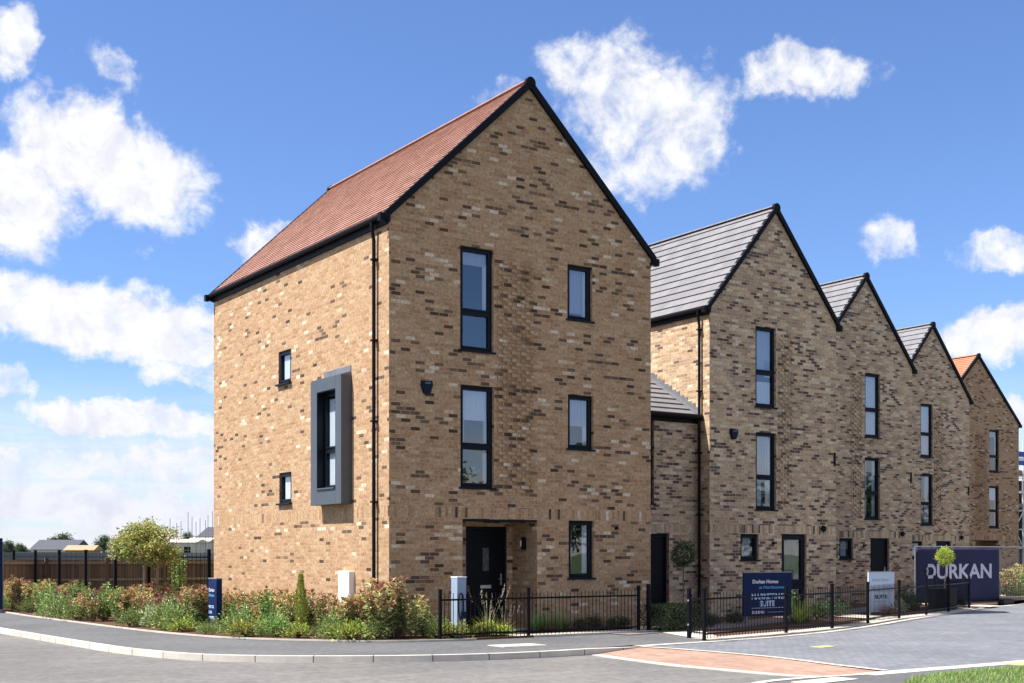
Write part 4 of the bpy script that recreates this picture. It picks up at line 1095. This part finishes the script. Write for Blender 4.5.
def spiky(seed, n=110, h=.5, pal=LIME, W=.012, droop=.9, heads=0, tone=(.42, .38, .26)):
    g = Leaves(seed); q = g.r
    for k in range(n):
        a = q.uniform(0, 6.28); rr = q.uniform(0, .07)
        g.blade((math.cos(a) * rr, math.sin(a) * rr, 0), (math.cos(a) * q.uniform(.1, .75), math.sin(a) * q.uniform(.1, .75), 1), h * q.uniform(.6, 1.1), W, pick(q, pal), droop * q.uniform(.4, 1.2))
    for k in range(heads):
        a = q.uniform(0, 6.28); L = h * q.uniform(1.3, 1.8); d = (math.cos(a) * .35, math.sin(a) * .35, 1)
        e = g.blade((0, 0, 0), d, L, .007, tone, .25)
        for j in range(26):
            e2 = e - Vector((d[0], d[1], 1)).normalized() * .012 * j
            g.leaf(e2, (q.uniform(-1, 1), q.uniform(-1, 1), q.uniform(0, 1.4)), .03, .012, tone)
    return g.mesh('grass_clump')

def conifer(seed):
    g = Leaves(seed); q = g.r; H = 1.12
    g.stem([(0, 0, 0), (.01, 0, .5), (0, .01, H)], .02, .004)
    for k in range(2600):
        z = q.random(); t = z * H; r = .135 * (1 - z) ** .55 * (1 + .13 * math.sin(z * 21) + .1 * math.sin(z * 47)) * q.uniform(.55, 1.06)
        a = q.uniform(0, 6.28)
        g.leaf((math.cos(a) * r, math.sin(a) * r, t + .03), (math.cos(a), math.sin(a), q.uniform(.6, 2.2)), .05 * q.uniform(.6, 1.2), .014, pick(q, LIME if q.random() < .6 + .35 * z else GREEN))
    return g.mesh('slim_conifer')

def ball_tree(seed, r, zc, pal, name='topiary_tree'):
    g = Leaves(seed); q = g.r
    for k in range(1900):
        v = Vector((q.gauss(0, 1), q.gauss(0, 1), q.gauss(0, 1))).normalized(); e = r * (q.uniform(.7, 1.0) if q.random() < .86 else q.uniform(1.0, 1.22)) * (1 + .10 * math.sin(v.x * 6 + 1) + .09 * math.sin(v.z * 7 + v.y * 4))
        g.leaf(v * e, v + Vector((q.uniform(-.8, .8), q.uniform(-.8, .8), q.uniform(-.5, .8))), .045, .022, pick(q, pal))
    return g.mesh('ball_crown')

def place(me, name, label, cat, u, v, z=.03, s=1, rz=None, group=None, sz=None):
    o = bpy.data.objects.new(name, me); COL.objects.link(o); o.location = (u, v, z); o.rotation_euler.z = random.uniform(0, 6.28) if rz is None else rz
    o.scale = (s, s, s if sz is None else sz)
    return tag(o, label, cat, group)

up = [upright_shrub(10 + i, L=.10 + .012 * i, W=.045 + .004 * i, stems=13 + i) for i in range(4)]
upr = [upright_shrub(20 + i, tipp=.75, pal=OLIVE + [(3, (.34, .20, .11)), (3, (.42, .29, .18))]) for i in range(3)]
upg = [upright_shrub(30 + i, pal=GREEN, tips=None, L=.085, W=.045) for i in range(2)]
pur = [upright_shrub(40 + i, pal=PURPLE, tips=None, L=.05, W=.03, stems=24, h=.8) for i in range(2)]
var = [mound(50 + i) for i in range(3)]
grn = [mound(60 + i, pal=GREEN, n=900, h=.5) for i in range(3)]
lim = [mound(70 + i, pal=LIME + [(4, (.13, .18, .05))], n=450, h=.24, r=.3, stems=60) for i in range(2)]
drk = [mound(80 + i, pal=DARK, n=900, h=.5) for i in range(2)]
GRP = {}
def edge_dist(u, v): return min(math.hypot(u - a, v - b) for a, b in BACKD)
BACKD = []
for i in range(len(BACK) - 1):
    (a, b), (c, d) = BACK[i], BACK[i + 1]
    for k in range(12): BACKD.append((a + (c - a) * k / 12, b + (d - b) * k / 12))
LAB = {
 'up': ('red_tip_shrub', 'green shrub with reddish shoot tips, %s', 'shrub'), 'upr': ('red_tip_shrub', 'bronze leaved bushy shrub, %s', 'shrub'),
 'upg': ('green_shrub', 'upright plain green leaved shrub, %s', 'shrub'), 'pur': ('purple_shrub', 'dark purple red small leaved shrub, %s', 'shrub'),
 'var': ('variegated_shrub', 'low pale cream and green variegated shrub, %s', 'shrub'), 'grn': ('mounded_shrub', 'low rounded green shrub, %s', 'shrub'),
 'lim': ('edging_plant', 'small yellow green edging plant, %s', 'plant'), 'drk': ('dark_shrub', 'dark green rounded shrub, %s', 'shrub')}
def zone(u, v):
    if v > 40: return 'far along the side street bed'
    if v > 30.6: return 'in front of the tall black railing'
    if v > 25.2: return 'between the tall railing and the small navy totem'
    if v > 22.3: return 'by the slim conifer along the brick side wall'
    return 'at the corner of the house by the low railing'
def shrub(kind, u, v, s, sz=None, where=None, z=.03):
    nm, lb, ct = LAB[kind]; w = where or zone(u, v)
    protos = {'up': up, 'upr': upr, 'upg': upg, 'pur': pur, 'var': var, 'grn': grn, 'lim': lim, 'drk': drk}[kind]
    lab = lb % w
    return place(random.choice(protos), nm, lab, ct, u, v, z, s, group=lab.replace(', ', 's '), sz=sz)

rng = random.Random(5)
v = 19.95
while v < 47:
    u = 7.2
    while u < 11.3:
        uu, vv = u + rng.uniform(-.16, .16), v + rng.uniform(-.16, .16)
        u += .50
        # inside the bed?
        eu = min(BACKD, key=lambda p: abs(p[1] - vv) if vv > 20.4 else 99)[0] if vv > 20.4 else None
        if vv > 20.4:
            if uu < eu + .12: continue
        else:
            if vv < 19.85 or uu < 10.6: continue
        if vv < 21.35 and uu > 11.35: continue
        if vv > 30.3 and uu > 9.7: continue
        if uu > 11.2: continue
        d = edge_dist(uu, vv)
        if d < .14: continue
        if math.hypot(uu - 9.48, vv - 24.96) < .42 or math.hypot(uu - 10.05, vv - 22.04) < .36: continue
        if uu < 9.5 and 23.9 < vv < 25.1 and d > .95: continue
        x = rng.random()
        low = any(0 < (vy - vv) < 1.9 and abs((uu - (vx - .36 * (vy - vv)))) < hw for vx, vy, hw in ((9.48, 24.96, .42), (10.05, 22.04, .3)))
        if low: k, s = ('grn', .5) if x < .4 else (('var', .5) if x < .75 else ('lim', 1.1))
        elif vv > 27:
            if d < .5: k, s = ('upr', rng.uniform(.5, .8)) if x < .26 else (('up', rng.uniform(.5, .8)) if x < .56 else (('grn', rng.uniform(.7, 1.1)) if x < .74 else (('pur', rng.uniform(.6, .85)) if x < .9 else ('upg', rng.uniform(.45, .7)))))
            else: k, s = ('upr', rng.uniform(.6, .95)) if x < .3 else (('up', rng.uniform(.6, .98)) if x < .68 else (('pur', rng.uniform(.8, 1.0)) if x < .8 else ('upg', rng.uniform(.6, .95))))
        elif vv > 22.4:
            if d < .42: k, s = ('var', rng.uniform(.7, .95)) if x < .45 else (('grn', rng.uniform(.75, 1.0)) if x < .7 else ('lim', rng.uniform(.9, 1.2)))
            elif d < 1.0: k, s = ('grn', rng.uniform(.9, 1.15)) if x < .5 else (('var', rng.uniform(.9, 1.15)) if x < .8 else ('upg', rng.uniform(.55, .7)))
            else: k, s = ('up', rng.uniform(.6, 1.0)) if x < .6 else (('pur', rng.uniform(.8, 1.0)) if x < .72 else (('upg', rng.uniform(.6, .9)) if x < .88 else ('upr', rng.uniform(.7, .95))))
        else:
            if d < .4: k, s = ('lim', rng.uniform(.9, 1.3)) if x < .55 else ('grn', rng.uniform(.6, .8))
            elif d < .85: k, s = ('grn', rng.uniform(.7, 1.0)) if x < .35 else (('pur', rng.uniform(.8, 1.1)) if x < .6 else ('up', rng.uniform(.8, 1.0)))
            else: k, s = ('up', rng.uniform(.7, .95)) if x < .75 else ('pur', rng.uniform(.8, 1.0))
        shrub(k, uu, vv, s * rng.uniform(.84, 1.0))
    v += .50
# strip in front of the corner, up to the low railing
for (k, u, v, s) in (('up', 11.25, 20.45, 1.1), ('upr', 11.0, 20.75, 1.15), ('up', 11.5, 20.3, .85), ('upg', 11.45, 20.75, .9), ('grn', 11.8, 20.0, .6), ('grn', 12.0, 20.25, .7), ('lim', 12.1, 19.95, 1.0), ('upg', 11.9, 20.6, .6), ('up', 10.9, 20.35, 1.0)):
    shrub(k, u, v, s, where='beside the first low railing post')
for (u, v, s) in ((12.75, 20.1, .7), (12.95, 19.95, .75), (13.2, 20.1, .75), (13.05, 20.35, .8), (13.3, 19.95, .6), (12.6, 19.98, .6)):
    shrub('lim', u, v, s, where='inside the low railing in front of the black front door')
gr1 = [spiky(90 + i, heads=9) for i in range(2)]; gr2 = [spiky(95 + i, n=160, h=.42, pal=GREEN + [(2, (.2, .22, .12))], droop=.7) for i in range(2)]
gr3 = spiky(99, n=240, h=.75, pal=LIME, droop=1.1)
place(gr1[0], 'feather_grass', 'feathery grass clump with pale seed heads before the black front door', 'grass clump', 13.05, 20.22, s=1.0)
place(gr1[1], 'feather_grass', 'smaller feathery grass clump leaning on the low railing', 'grass clump', 13.35, 20.1, s=.75)
for i, (u, v, s) in enumerate(((14.6, 20.85, 1.05), (14.9, 20.95, 1.1), (15.2, 20.85, 1.0), (15.45, 20.98, .9))):
    place(gr2[i % 2], 'strap_plant', 'dark strappy clump under the ground floor window behind the low railing', 'plant', u, v, .04, s, group='strappy clumps under the ground floor window')
for i, (u, v, s) in enumerate(((15.75, 20.9, .4), (16.15, 20.95, .5), (16.6, 20.9, .38), (16.95, 20.95, .45))):
    shrub('drk', u, v, s, where='at the foot of the corner house beside the gate', z=.04)
# right hand gardens
for (k, u, v, s) in (('drk', 22.2, 20.9, .7), ('upg', 22.6, 21.3, .6), ('drk', 23.1, 21.2, .8), ('drk', 23.7, 21.6, .75), ('upg', 22.9, 21.9, .7), ('drk', 19.4, 20.9, .5), ('drk', 20.2, 21.0, .55), ('drk', 18.6, 20.2, .5)):
    shrub(k, u, v, s, where='behind the long railing near the dark blue sign', z=0)
place(gr3, 'arching_grass', 'arching yellow green grass clump beside the dark blue sign', 'grass clump', 21.55, 20.3, 0, .95)
place(gr3, 'arching_grass', 'low arching grass clump farther right of the dark blue sign', 'grass clump', 22.0, 20.65, 0, .7)
for (k, u, v, s) in (('pur', 26.0, 21.6, .38), ('pur', 26.45, 21.62, .42), ('drk', 26.25, 21.66, .4), ('var', 27.3, 22.3, .75), ('grn', 27.75, 22.6, .7)):
    shrub(k, u, v, s, where='at the foot of the pale blue sign', z=0)
for (k, u, v, s) in (('drk', 28.3, 22.9, .95), ('drk', 28.8, 23.3, .9), ('grn', 28.0, 23.3, .8), ('drk', 29.4, 23.5, .9), ('drk', 25.0, 22.2, .7), ('drk', 24.4, 22.0, .8)):
    shrub(k, u, v, s, where='between the pale blue sign and the purple banner', z=0)
for (k, u, v, s) in (('up', 40.2, 27.9, 1.15), ('upr', 40.9, 28.3, 1.0), ('upg', 41.5, 28.4, 1.2), ('up', 42.2, 28.8, 1.2), ('grn', 40.6, 27.7, .8), ('upg', 39.5, 28.0, .9), ('up', 43, 29.4, 1.1), ('upr', 39.2, 27.6, .8)):
    shrub(k, u, v, s, where='beyond the purple banner below the last house', z=0)

# conifer, hedge, topiary in planters
cf = place(conifer(3), 'slim_conifer', 'slim upright yellow green conifer against the sunlit brick wall', 'conifer', 10.05, 22.04)
hl = Leaves(120); q = hl.r
for k in range(2600):
    f = q.random(); x, y, z = q.uniform(-.55, .55), q.uniform(-.38, .38), q.uniform(.02, .5)
    if f < .35: z = .5
    elif f < .68: y = -.38
    elif f < .85: x = -.55
    hl.leaf((x + q.uniform(-.03, .03), y + q.uniform(-.03, .03), z + q.uniform(-.03, .03)), (q.uniform(-1, 1), q.uniform(-1, 1), q.uniform(-.4, 1.2)), .05, .028, pick(q, DARK))
for x in (-.4, -.2, 0, .2, .4): hl.stem([(x, 0, 0), (x, .02, .25), (x + .03, 0, .46)], .012, .005)
place(hl.mesh('clipped_hedge'), 'clipped_hedge', 'low clipped dark hedge beside the single gate post', 'hedge', 17.25, 19.75, 0, 1, 0)
def topiary(label, u, v, zc, r, pal, seed, ph, pw):
    t = thing('topiary_tree', label, 'topiary', (u, v, 0))
    me = ball_tree(seed, r, zc, pal); o = bpy.data.objects.new('ball_crown', me); COL.objects.link(o); o.parent = t; o.location = (0, 0, zc)
    b = MB(); b.tube([(0, 0, ph - .06), (.008, 0, (zc + ph) / 2), (0, 0, zc)], .016, 8); b.build('trunk', M['bark'], t)
    p = thing('planter', 'square black planter under the ' + ('dark ball topiary by the recessed doorway' if seed == 1 else 'bright ball topiary before the banner'), 'planter', (u, v, 0))
    b = MB(); w = pw / 2
    b.v += [(-w * .8, -w * .8, .012), (w * .8, -w * .8, .012), (w * .8, w * .8, .012), (-w * .8, w * .8, .012), (-w, -w, ph), (w, -w, ph), (w, w, ph), (-w, w, ph), (-w * .86, -w * .86, ph), (w * .86, -w * .86, ph), (w * .86, w * .86, ph), (-w * .86, w * .86, ph), (-w * .84, -w * .84, ph - .07), (w * .84, -w * .84, ph - .07), (w * .84, w * .84, ph - .07), (-w * .84, w * .84, ph - .07)]
    for k in (0, 4, 8):
        for i in range(4): b.f.append((k + i, k + (i + 1) % 4, k + 4 + (i + 1) % 4, k + 4 + i)); b.m.append(0)
    b.f += [(3, 2, 1, 0)]; b.m.append(0)
    b.build('tub', M['planter'], p, bevel=.006)
    b = MB(); b.box(-w * .835, w * .835, -w * .835, w * .835, ph - .12, ph - .06); b.build('compost', M['soil'], p)
    return t
topiary('dark ball topiary tree by the recessed doorway', 18.15, 20.42, 1.55, .24, DARK, 1, .42, .42)
topiary('bright yellow green ball topiary tree in front of the purple banner', 31.0, 23.55, 1.50, .235, LIME, 2, .5, .5)
pb_ = MB()
pb_.box(-.62, .62, -.25, .25, .0, .58); pb_.box(-.66, .66, -.29, .29, .581, .61)
for k in range(9): pb_.box(-.6 + k * .134, -.6 + k * .134 + .12, -.262, -.251, .03, .56)
tag(pb_.build('planter_box', M['planter'], loc=(30.1, 22.95, 0), rz=R(24)), 'long black slatted planter box behind the far end of the long railing', 'planter')

# young staked tree at the end of the tall railing
tr = thing('young_tree', 'young staked tree with a yellow green crown at the corner of the tall railing', 'tree', (9.62, 29.85, .03))
g = Leaves(200); q = g.r
tk = MB(); tk.tube([(0, 0, -.05), (.015, .01, .8), (-.01, .02, 1.5), (.02, 0, 2.2)], [.035, .03, .024, .01], 8)
for k in range(26):
    a = q.uniform(0, 6.28); z0 = q.uniform(1.3, 2.0); r_ = q.uniform(.4, .85) * (1.05 if z0 < 1.8 else .8); e = (math.cos(a) * r_, math.sin(a) * r_, z0 + q.uniform(.1, .38))
    tk.tube([(0, 0, z0), (e[0] * .5, e[1] * .5, z0 + .14), e], [.012, .008, .004], 5)
    for j in range(6):
        t = q.uniform(.35, 1.05); c = Vector((e[0] * t, e[1] * t, z0 + (e[2] - z0) * t)) + Vector((q.gauss(0, .09), q.gauss(0, .09), q.gauss(0, .08)))
        pal = [(4, (.20, .23, .06)), (3, (.30, .29, .09)), (2, (.12, .15, .04)), (2, (.36, .24, .11))]
        for m_ in range(55):
            p = c + Vector((q.gauss(0, .085), q.gauss(0, .085), q.gauss(0, .075)))
            g.leaf(p, (q.uniform(-1, 1), q.uniform(-1, 1), q.uniform(-.7, .7)), q.uniform(.055, .095), .042, pick(q, pal))
tk.build('trunk', M['bark'], tr)
o = bpy.data.objects.new('crown', g.mesh('crown')); COL.objects.link(o); o.parent = tr
for i, (du, dv) in enumerate(((-.12, -.25), (.24, -.12))):
    b = MB(); b.tube([(0, 0, -.05), (0, 0, 1.28)], .032, 7)
    tag(b.build('tree_stake', M['stake'], loc=(9.62 + du, 29.85 + dv, .03)), ('nearer round wooden stake by the young tree', 'farther round wooden stake by the young tree, closer to the house')[i], 'stake')
# climber beside the house corner behind the railing
place(upright_shrub(33, h=2.3, r=.34, stems=22, pal=LIME + GREEN, tips=None, L=.09, W=.05), 'tall_shrub', 'tall narrow yellow green shrub at the back corner of the brick house', 'shrub', 10.85, 31.1, .0, .8)

# verge grass near the camera
g = Leaves(300); q = g.r
GRC = [(4, (.12, .20, .03)), (3, (.17, .25, .045)), (2, (.08, .13, .022)), (1, (.30, .30, .11))]
top = [p for p in GR if 11.3 < p[0] < 24]
cnt = 0
while cnt < 26000:
    u = q.uniform(11.6, 20.5); lim_v = next((b[1] + (c[1] - b[1]) * (u - b[0]) / max(1e-6, c[0] - b[0]) for b, c in zip(GR, GR[1:]) if b[0] <= u <= c[0]), 10)
    vv = lim_v - (q.random() ** 1.6) * 3.2 + q.uniform(0, .05)
    a = q.uniform(0, 6.28); t = q.uniform(.15, .8)
    g.blade((u, vv, .0), (math.cos(a) * t, math.sin(a) * t, 1), q.uniform(.045, .105), .006, pick(q, GRC), q.uniform(.1, .9), 2)
    cnt += 1
o = bpy.data.objects.new('grass', g.mesh('grass')); COL.objects.link(o); tag(o, 'mown green grass of the near verge', 'grass', kind='stuff')

# ----------------------------------------------------------------------------------------------
# far background
# ----------------------------------------------------------------------------------------------
def far(px_az, D):   # a point D metres ahead, px_az in tangent units to the side of the view heading
    s, c = math.sin(HEAD), math.cos(HEAD)
    return (D * s + px_az * D * c, D * c - px_az * D * s)
def far_house(label, az, D, w, d, eave, ridge, wall, roof, wins=2, hip=False, rz=0, nm='far_building'):
    u, v = far(az, D); t = thing(nm, label, 'building', (u, v, -.13), -HEAD + rz)
    hol = [(-w / 2 + w * (k + .5) / wins - .5, -w / 2 + w * (k + .5) / wins + .5, eave * .45, eave * .8, .15) for k in range(wins)]
    b = MB(); panel(b, FRONT, -w / 2, w / 2, 0, eave, hol); panel(b, lambda a, dd, z: (-w / 2 + dd, a, z), 0, d, 0, eave, []); panel(b, lambda a, dd, z: (w / 2 - dd, a, z), 0, d, 0, eave, []); panel(b, lambda a, dd, z: (a, d - dd, z), -w / 2, w / 2, 0, eave, [])
    if not hip:
        for x in (-w / 2, w / 2): b.poly([(x, 0, eave), (x, d, eave), (x, d / 2, ridge)])
    b.build('wall', wall, t)
    r = MB(); i = w * .35 if hip else 0; e = .25
    A, B, C_, D_ = (-w / 2 - e, -e, eave - .1), (w / 2 + e, -e, eave - .1), (w / 2 + e, d + e, eave - .1), (-w / 2 - e, d + e, eave - .1); P, Q = (-w / 2 - e + i * 1.3, d / 2, ridge + .05), (w / 2 + e - i * 1.3, d / 2, ridge + .05)
    r.poly([A, B, Q, P]); r.poly([C_, D_, P, Q]); r.poly([A, P, D_]); r.poly([B, Q, C_]) ; r.poly([D_, C_, B, A])
    r.build('roof', roof, t)
    for h in hol:
        wn = MB(); wn.box(h[0] + .003, h[1] - .003, .1, .145, h[2] + .003, h[3] - .003); wn.build('window', M['anthracite'], t)
    return t
T = lambda px: (px - 512) / 1270
far_house('distant low house with a long dark grey roof beyond the fences', T(52), 210, 7.0, 9, 2.7, 4.2, M['render'], M['far_grey'], 3)
far_house('distant tan boarded cabin beyond the fences', T(79), 150, 3.2, 3, 2.35, 2.8, M['far_tan'], M['far_tan'], 1)
far_house('distant cream block walls of a half built house', T(180), 185, 4.2, 8, 3.6, 4.0, M['render'], M['render'], 2)
far_house('distant cream half built house nearest the corner house', T(197), 200, 3.4, 8, 3.9, 4.4, M['render'], M['render'], 2)
far_house('distant house with a steep grey hipped roof', T(206), 240, 6.2, 7, 3.9, 7.0, M['render'], M['far_grey'], 2, True)
u, v = far(T(190), 178); sc_ = thing('scaffolding', 'distant thin scaffold poles standing over the half built houses', 'scaffolding', (u, v, 0), -HEAD)
for i, (px, y) in enumerate(((170, 518), (175.5, 523), (181, 521), (187, 512), (192, 517), (195, 522), (200, 518), (204.5, 520), (208, 515), (211.5, 511))):
    b = MB(); x = (px - 190) / 1270 * 178; b.tube([(x, .6 * (i % 2), -.1), (x, .6 * (i % 2), 1.55 + (555 - y) / 1270 * 178)], .045, 6); b.build('scaffold_pole', M['far_pole'], sc_)
b = MB()
for z in (2.2, 4.1): b.box(-2.9, 3.1, -.1, .8, z, z + .05)
b.build('scaffold_boards', M['stake'], sc_)
def far_tree(label, az, D, w, z0, z1, seed, pal, name='distant_tree'):
    u, v = far(az, D); t = thing(name, label, 'tree', (u, v, -.13)); g = Leaves(seed); q = g.r; h = z1 - z0
    tk = MB(); tk.tube([(0, 0, 0), (.1, 0, z0 + h * .3), (0, .1, z1 - h * .3)], [.28, .2, .08], 6)
    for k in range(26):
        a = q.uniform(0, 6.28); el = q.uniform(-.6, 1.3); rr = q.uniform(.3, .8)
        c = Vector((math.cos(a) * math.cos(el) * w / 2 * rr, math.sin(a) * math.cos(el) * w / 2 * rr, z0 + h * .45 + math.sin(el) * h * .5 * rr))
        tk.tube([(0, 0, z0 + h * .15), tuple(c)], [.08, .03], 5)
        for m_ in range(85):
            p = c + Vector((q.gauss(0, w * .085), q.gauss(0, w * .085), q.gauss(0, h * .075)))
            g.leaf(p, (q.uniform(-1, 1), q.uniform(-1, 1), q.uniform(-.6, .8)), w * .06 * q.uniform(.6, 1.3), w * .04, pick(q, pal))
    tk.build('trunk', M['bark'], t); o = bpy.data.objects.new('crown', g.mesh('crown')); COL.objects.link(o); o.parent = t
FARG = [(4, (.05, .075, .035)), (3, (.07, .10, .045)), (2, (.035, .055, .03))]
far_tree('distant round tree behind the dark grey roofed house', T(63), 280, 6.2, 2.4, 7.2, 401, FARG)
far_tree('distant tree between the tan cabin and the young staked tree', T(104), 260, 4.4, 1.8, 6.2, 402, FARG)
far_tree('distant tree close beside the young staked tree', T(118), 250, 4.8, 1.8, 5.6, 403, FARG)
far_tree('distant broad tree at the far end of the horizon hedge', T(22), 260, 4.0, .6, 4.6, 404, FARG)
far_tree('distant small tree left of the dark grey roofed house', T(8), 240, 3.6, .6, 4.6, 405, FARG)
far_tree('distant bush between the half built houses', T(188), 230, 2.6, 3.0, 6.2, 406, FARG)
g = Leaves(500); q = g.r
for k in range(5200):
    az = q.uniform(-.62, -.20); D = q.uniform(300, 420); u, v = far(az, D); top_ = 2.2 + 1.3 * math.sin(az * 60) + .8 * math.sin(az * 171)
    g.leaf((u, v, q.uniform(0, 1) ** .7 * max(.8, top_)), (q.uniform(-1, 1), q.uniform(-1, 1), q.uniform(-.5, .9)), q.uniform(.8, 1.6), .9, pick(q, FARG))
for k in range(2500):
    az = q.uniform(.38, .60); D = q.uniform(300, 420); u, v = far(az, D)
    g.leaf((u, v, q.uniform(0, 1) ** .7 * 4), (q.uniform(-1, 1), q.uniform(-1, 1), q.uniform(-.5, .9)), q.uniform(.8, 1.6), .9, pick(q, FARG))
o = bpy.data.objects.new('distant_hedgerow', g.mesh('distant_hedgerow')); COL.objects.link(o); tag(o, 'far off line of hedges and woods on the horizon', 'hedgerow', kind='stuff')

# scaffolded building at the end of the street
ub = thing('unfinished_house', 'unfinished house shell behind white scaffolding at the end of the row', 'house', (59.6, 42.0, 0))
hol = [(1.0, 2.0, .9, 2.1, .2), (3.2, 4.2, 0, 2.1, .2), (1.0, 2.0, 3.4, 4.6, .2), (3.2, 4.2, 3.4, 4.6, .2)]
b = MB(); panel(b, FRONT, 0, 8, -.1, 5.6, hol); panel(b, lambda a, d, z: (d, a, z), 0, 9, -.1, 5.6, [(1, 2, .9, 2.1, .2), (4, 5, .9, 2.1, .2), (1, 2, 3.4, 4.6, .2)]); panel(b, lambda a, d, z: (8 - d, a, z), 0, 9, -.1, 5.6, []); panel(b, lambda a, d, z: (a, 9 - d, z), 0, 8, -.1, 5.6, [])
b.build('wall', M['dark_block'], ub)
b = MB(); b.box(.2, 7.8, .2, 8.8, 2.7, 2.9); b.box(.2, 7.8, .2, 8.8, 5.4, 5.55); b.build('floor_deck', M['render'], ub)
sf = thing('scaffolding', 'white tube scaffolding with a blue and white debris sheet at the end of the street', 'scaffolding', (58.3, 40.6, 0))
for i in range(7):
    b = MB(); b.tube([(i * 1.6, 0, -.1), (i * 1.6, 0, 7.6)], .035, 7); b.tube([(i * 1.6, 1.1, -.1), (i * 1.6, 1.1, 7.4)], .035, 7); b.build('standard', M['scaff'], sf)
for i in range(5):
    b = MB(); b.tube([(0, 1.1 + 1.6 * (i + 1), -.1), (0, 1.1 + 1.6 * (i + 1), 7.4)], .035, 7); b.build('standard', M['scaff'], sf)
for z in (.6, 1.9, 2.9, 3.9, 4.9, 5.7, 6.7):
    b = MB(); b.tube([(-.2, 0, z), (9.8, 0, z)], .03, 6); b.tube([(-.2, 1.1, z + .02), (9.8, 1.1, z + .02)], .03, 6); b.tube([(0, -.2, z + .07), (0, 9.4, z + .07)], .03, 6); b.build('ledger', M['scaff'], sf)
for z in (1.95, 4.0, 5.75):
    b = MB()
    for k in range(4): b.box(-.1, 9.7, .06 + k * .26, .06 + k * .26 + .225, z + .06, z + .10)
    b.box(-.1, 9.7, .02, .05, z + .1, z + .27); b.build('scaffold_boards', M['stake'], sf)
b = MB(); b.tube([(0, -.05, 1.9), (1.6, -.05, 3.9)], .03, 6); b.tube([(1.6, -.05, 3.9), (3.2, -.05, 5.8)], .03, 6); b.tube([(0, -.05, 3.9), (1.6, -.05, 1.9)], .03, 6); b.build('brace', M['scaff'], sf)
for z0, z1, mt in ((6.28, 6.52, 'blue_sheet'), (6.53, 6.68, 'whitebox'), (6.72, 7.0, 'blue_sheet')):
    b = MB(); b.box(-.1, 9.7, -.07, -.04, z0, z1); b.box(-.13, -.10, -.07, 9, z0, z1); b.build('debris_sheet', M[mt], sf)

# a plant standing inside behind the lower first-floor pane of the corner house
hp = thing('house_plant', 'leafy pot plant seen behind the lower pane above the porch', 'pot plant', (11.476 + 1.98, 21.206 + .42, 2.385))
b = MB(); b.lathe([(.09, 0), (.12, .04), (.14, .26), (.125, .26), (.12, .22)], n=14); b.build('pot', M['whitebox'], hp)
o = bpy.data.objects.new('foliage', upright_shrub(77, h=.98, r=.26, stems=9, pal=LIME + GREEN + VARI, tips=None, L=.13, W=.05)); COL.objects.link(o); o.parent = hp; o.location = (0, 0, .2)

# trees on the far side of the street, out of the picture: the lower windows mirror them
def street_tree_mesh(seed):
    g = Leaves(seed); q = g.r
    for k in range(34):
        a = q.uniform(0, 6.28); el = q.uniform(-.7, 1.3); rr = q.uniform(.35, .9)
        c = Vector((math.cos(a) * math.cos(el) * 3.0 * rr, math.sin(a) * math.cos(el) * 3.0 * rr, 4.6 + math.sin(el) * 3.2 * rr))
        for m_ in range(70):
            g.leaf(c + Vector((q.gauss(0, .55), q.gauss(0, .55), q.gauss(0, .5))), (q.uniform(-1, 1), q.uniform(-1, 1), q.uniform(-.6, .8)), q.uniform(.3, .55), .25, pick(q, FARG))
    return g.mesh('crown')
stm = street_tree_mesh(610); tkm = MB(); tkm.tube([(0, 0, -.1), (.05, 0, 2.4), (0, .1, 5.6)], [.2, .15, .05], 8)
for k in range(3):
    a = k * 2.1; tkm.tube([(.04, .02, 2.2), (math.cos(a) * 1.0, math.sin(a) * 1.0, 3.8), (math.cos(a) * 1.8, math.sin(a) * 1.8, 5.0)], [.1, .07, .03], 6)
base_tree = thing('street_tree', 'leafy green street tree across the road behind the viewpoint', 'tree', (22, -14, -.1), 0, 'trees across the road behind the viewpoint')
tkm.build('trunk', M['bark'], base_tree); o = bpy.data.objects.new('crown', stm); COL.objects.link(o); o.parent = base_tree
for k in range(1, 15):
    t_ = copy_tree(base_tree); t_.location = (22 + k * 5.2 + random.uniform(-1, 1), -14 + k * .9 + random.uniform(-3, 2), -.1); t_.rotation_euler.z = random.uniform(0, 6.28); sc = random.uniform(.75, 1.1); t_.scale = (sc, sc, sc)
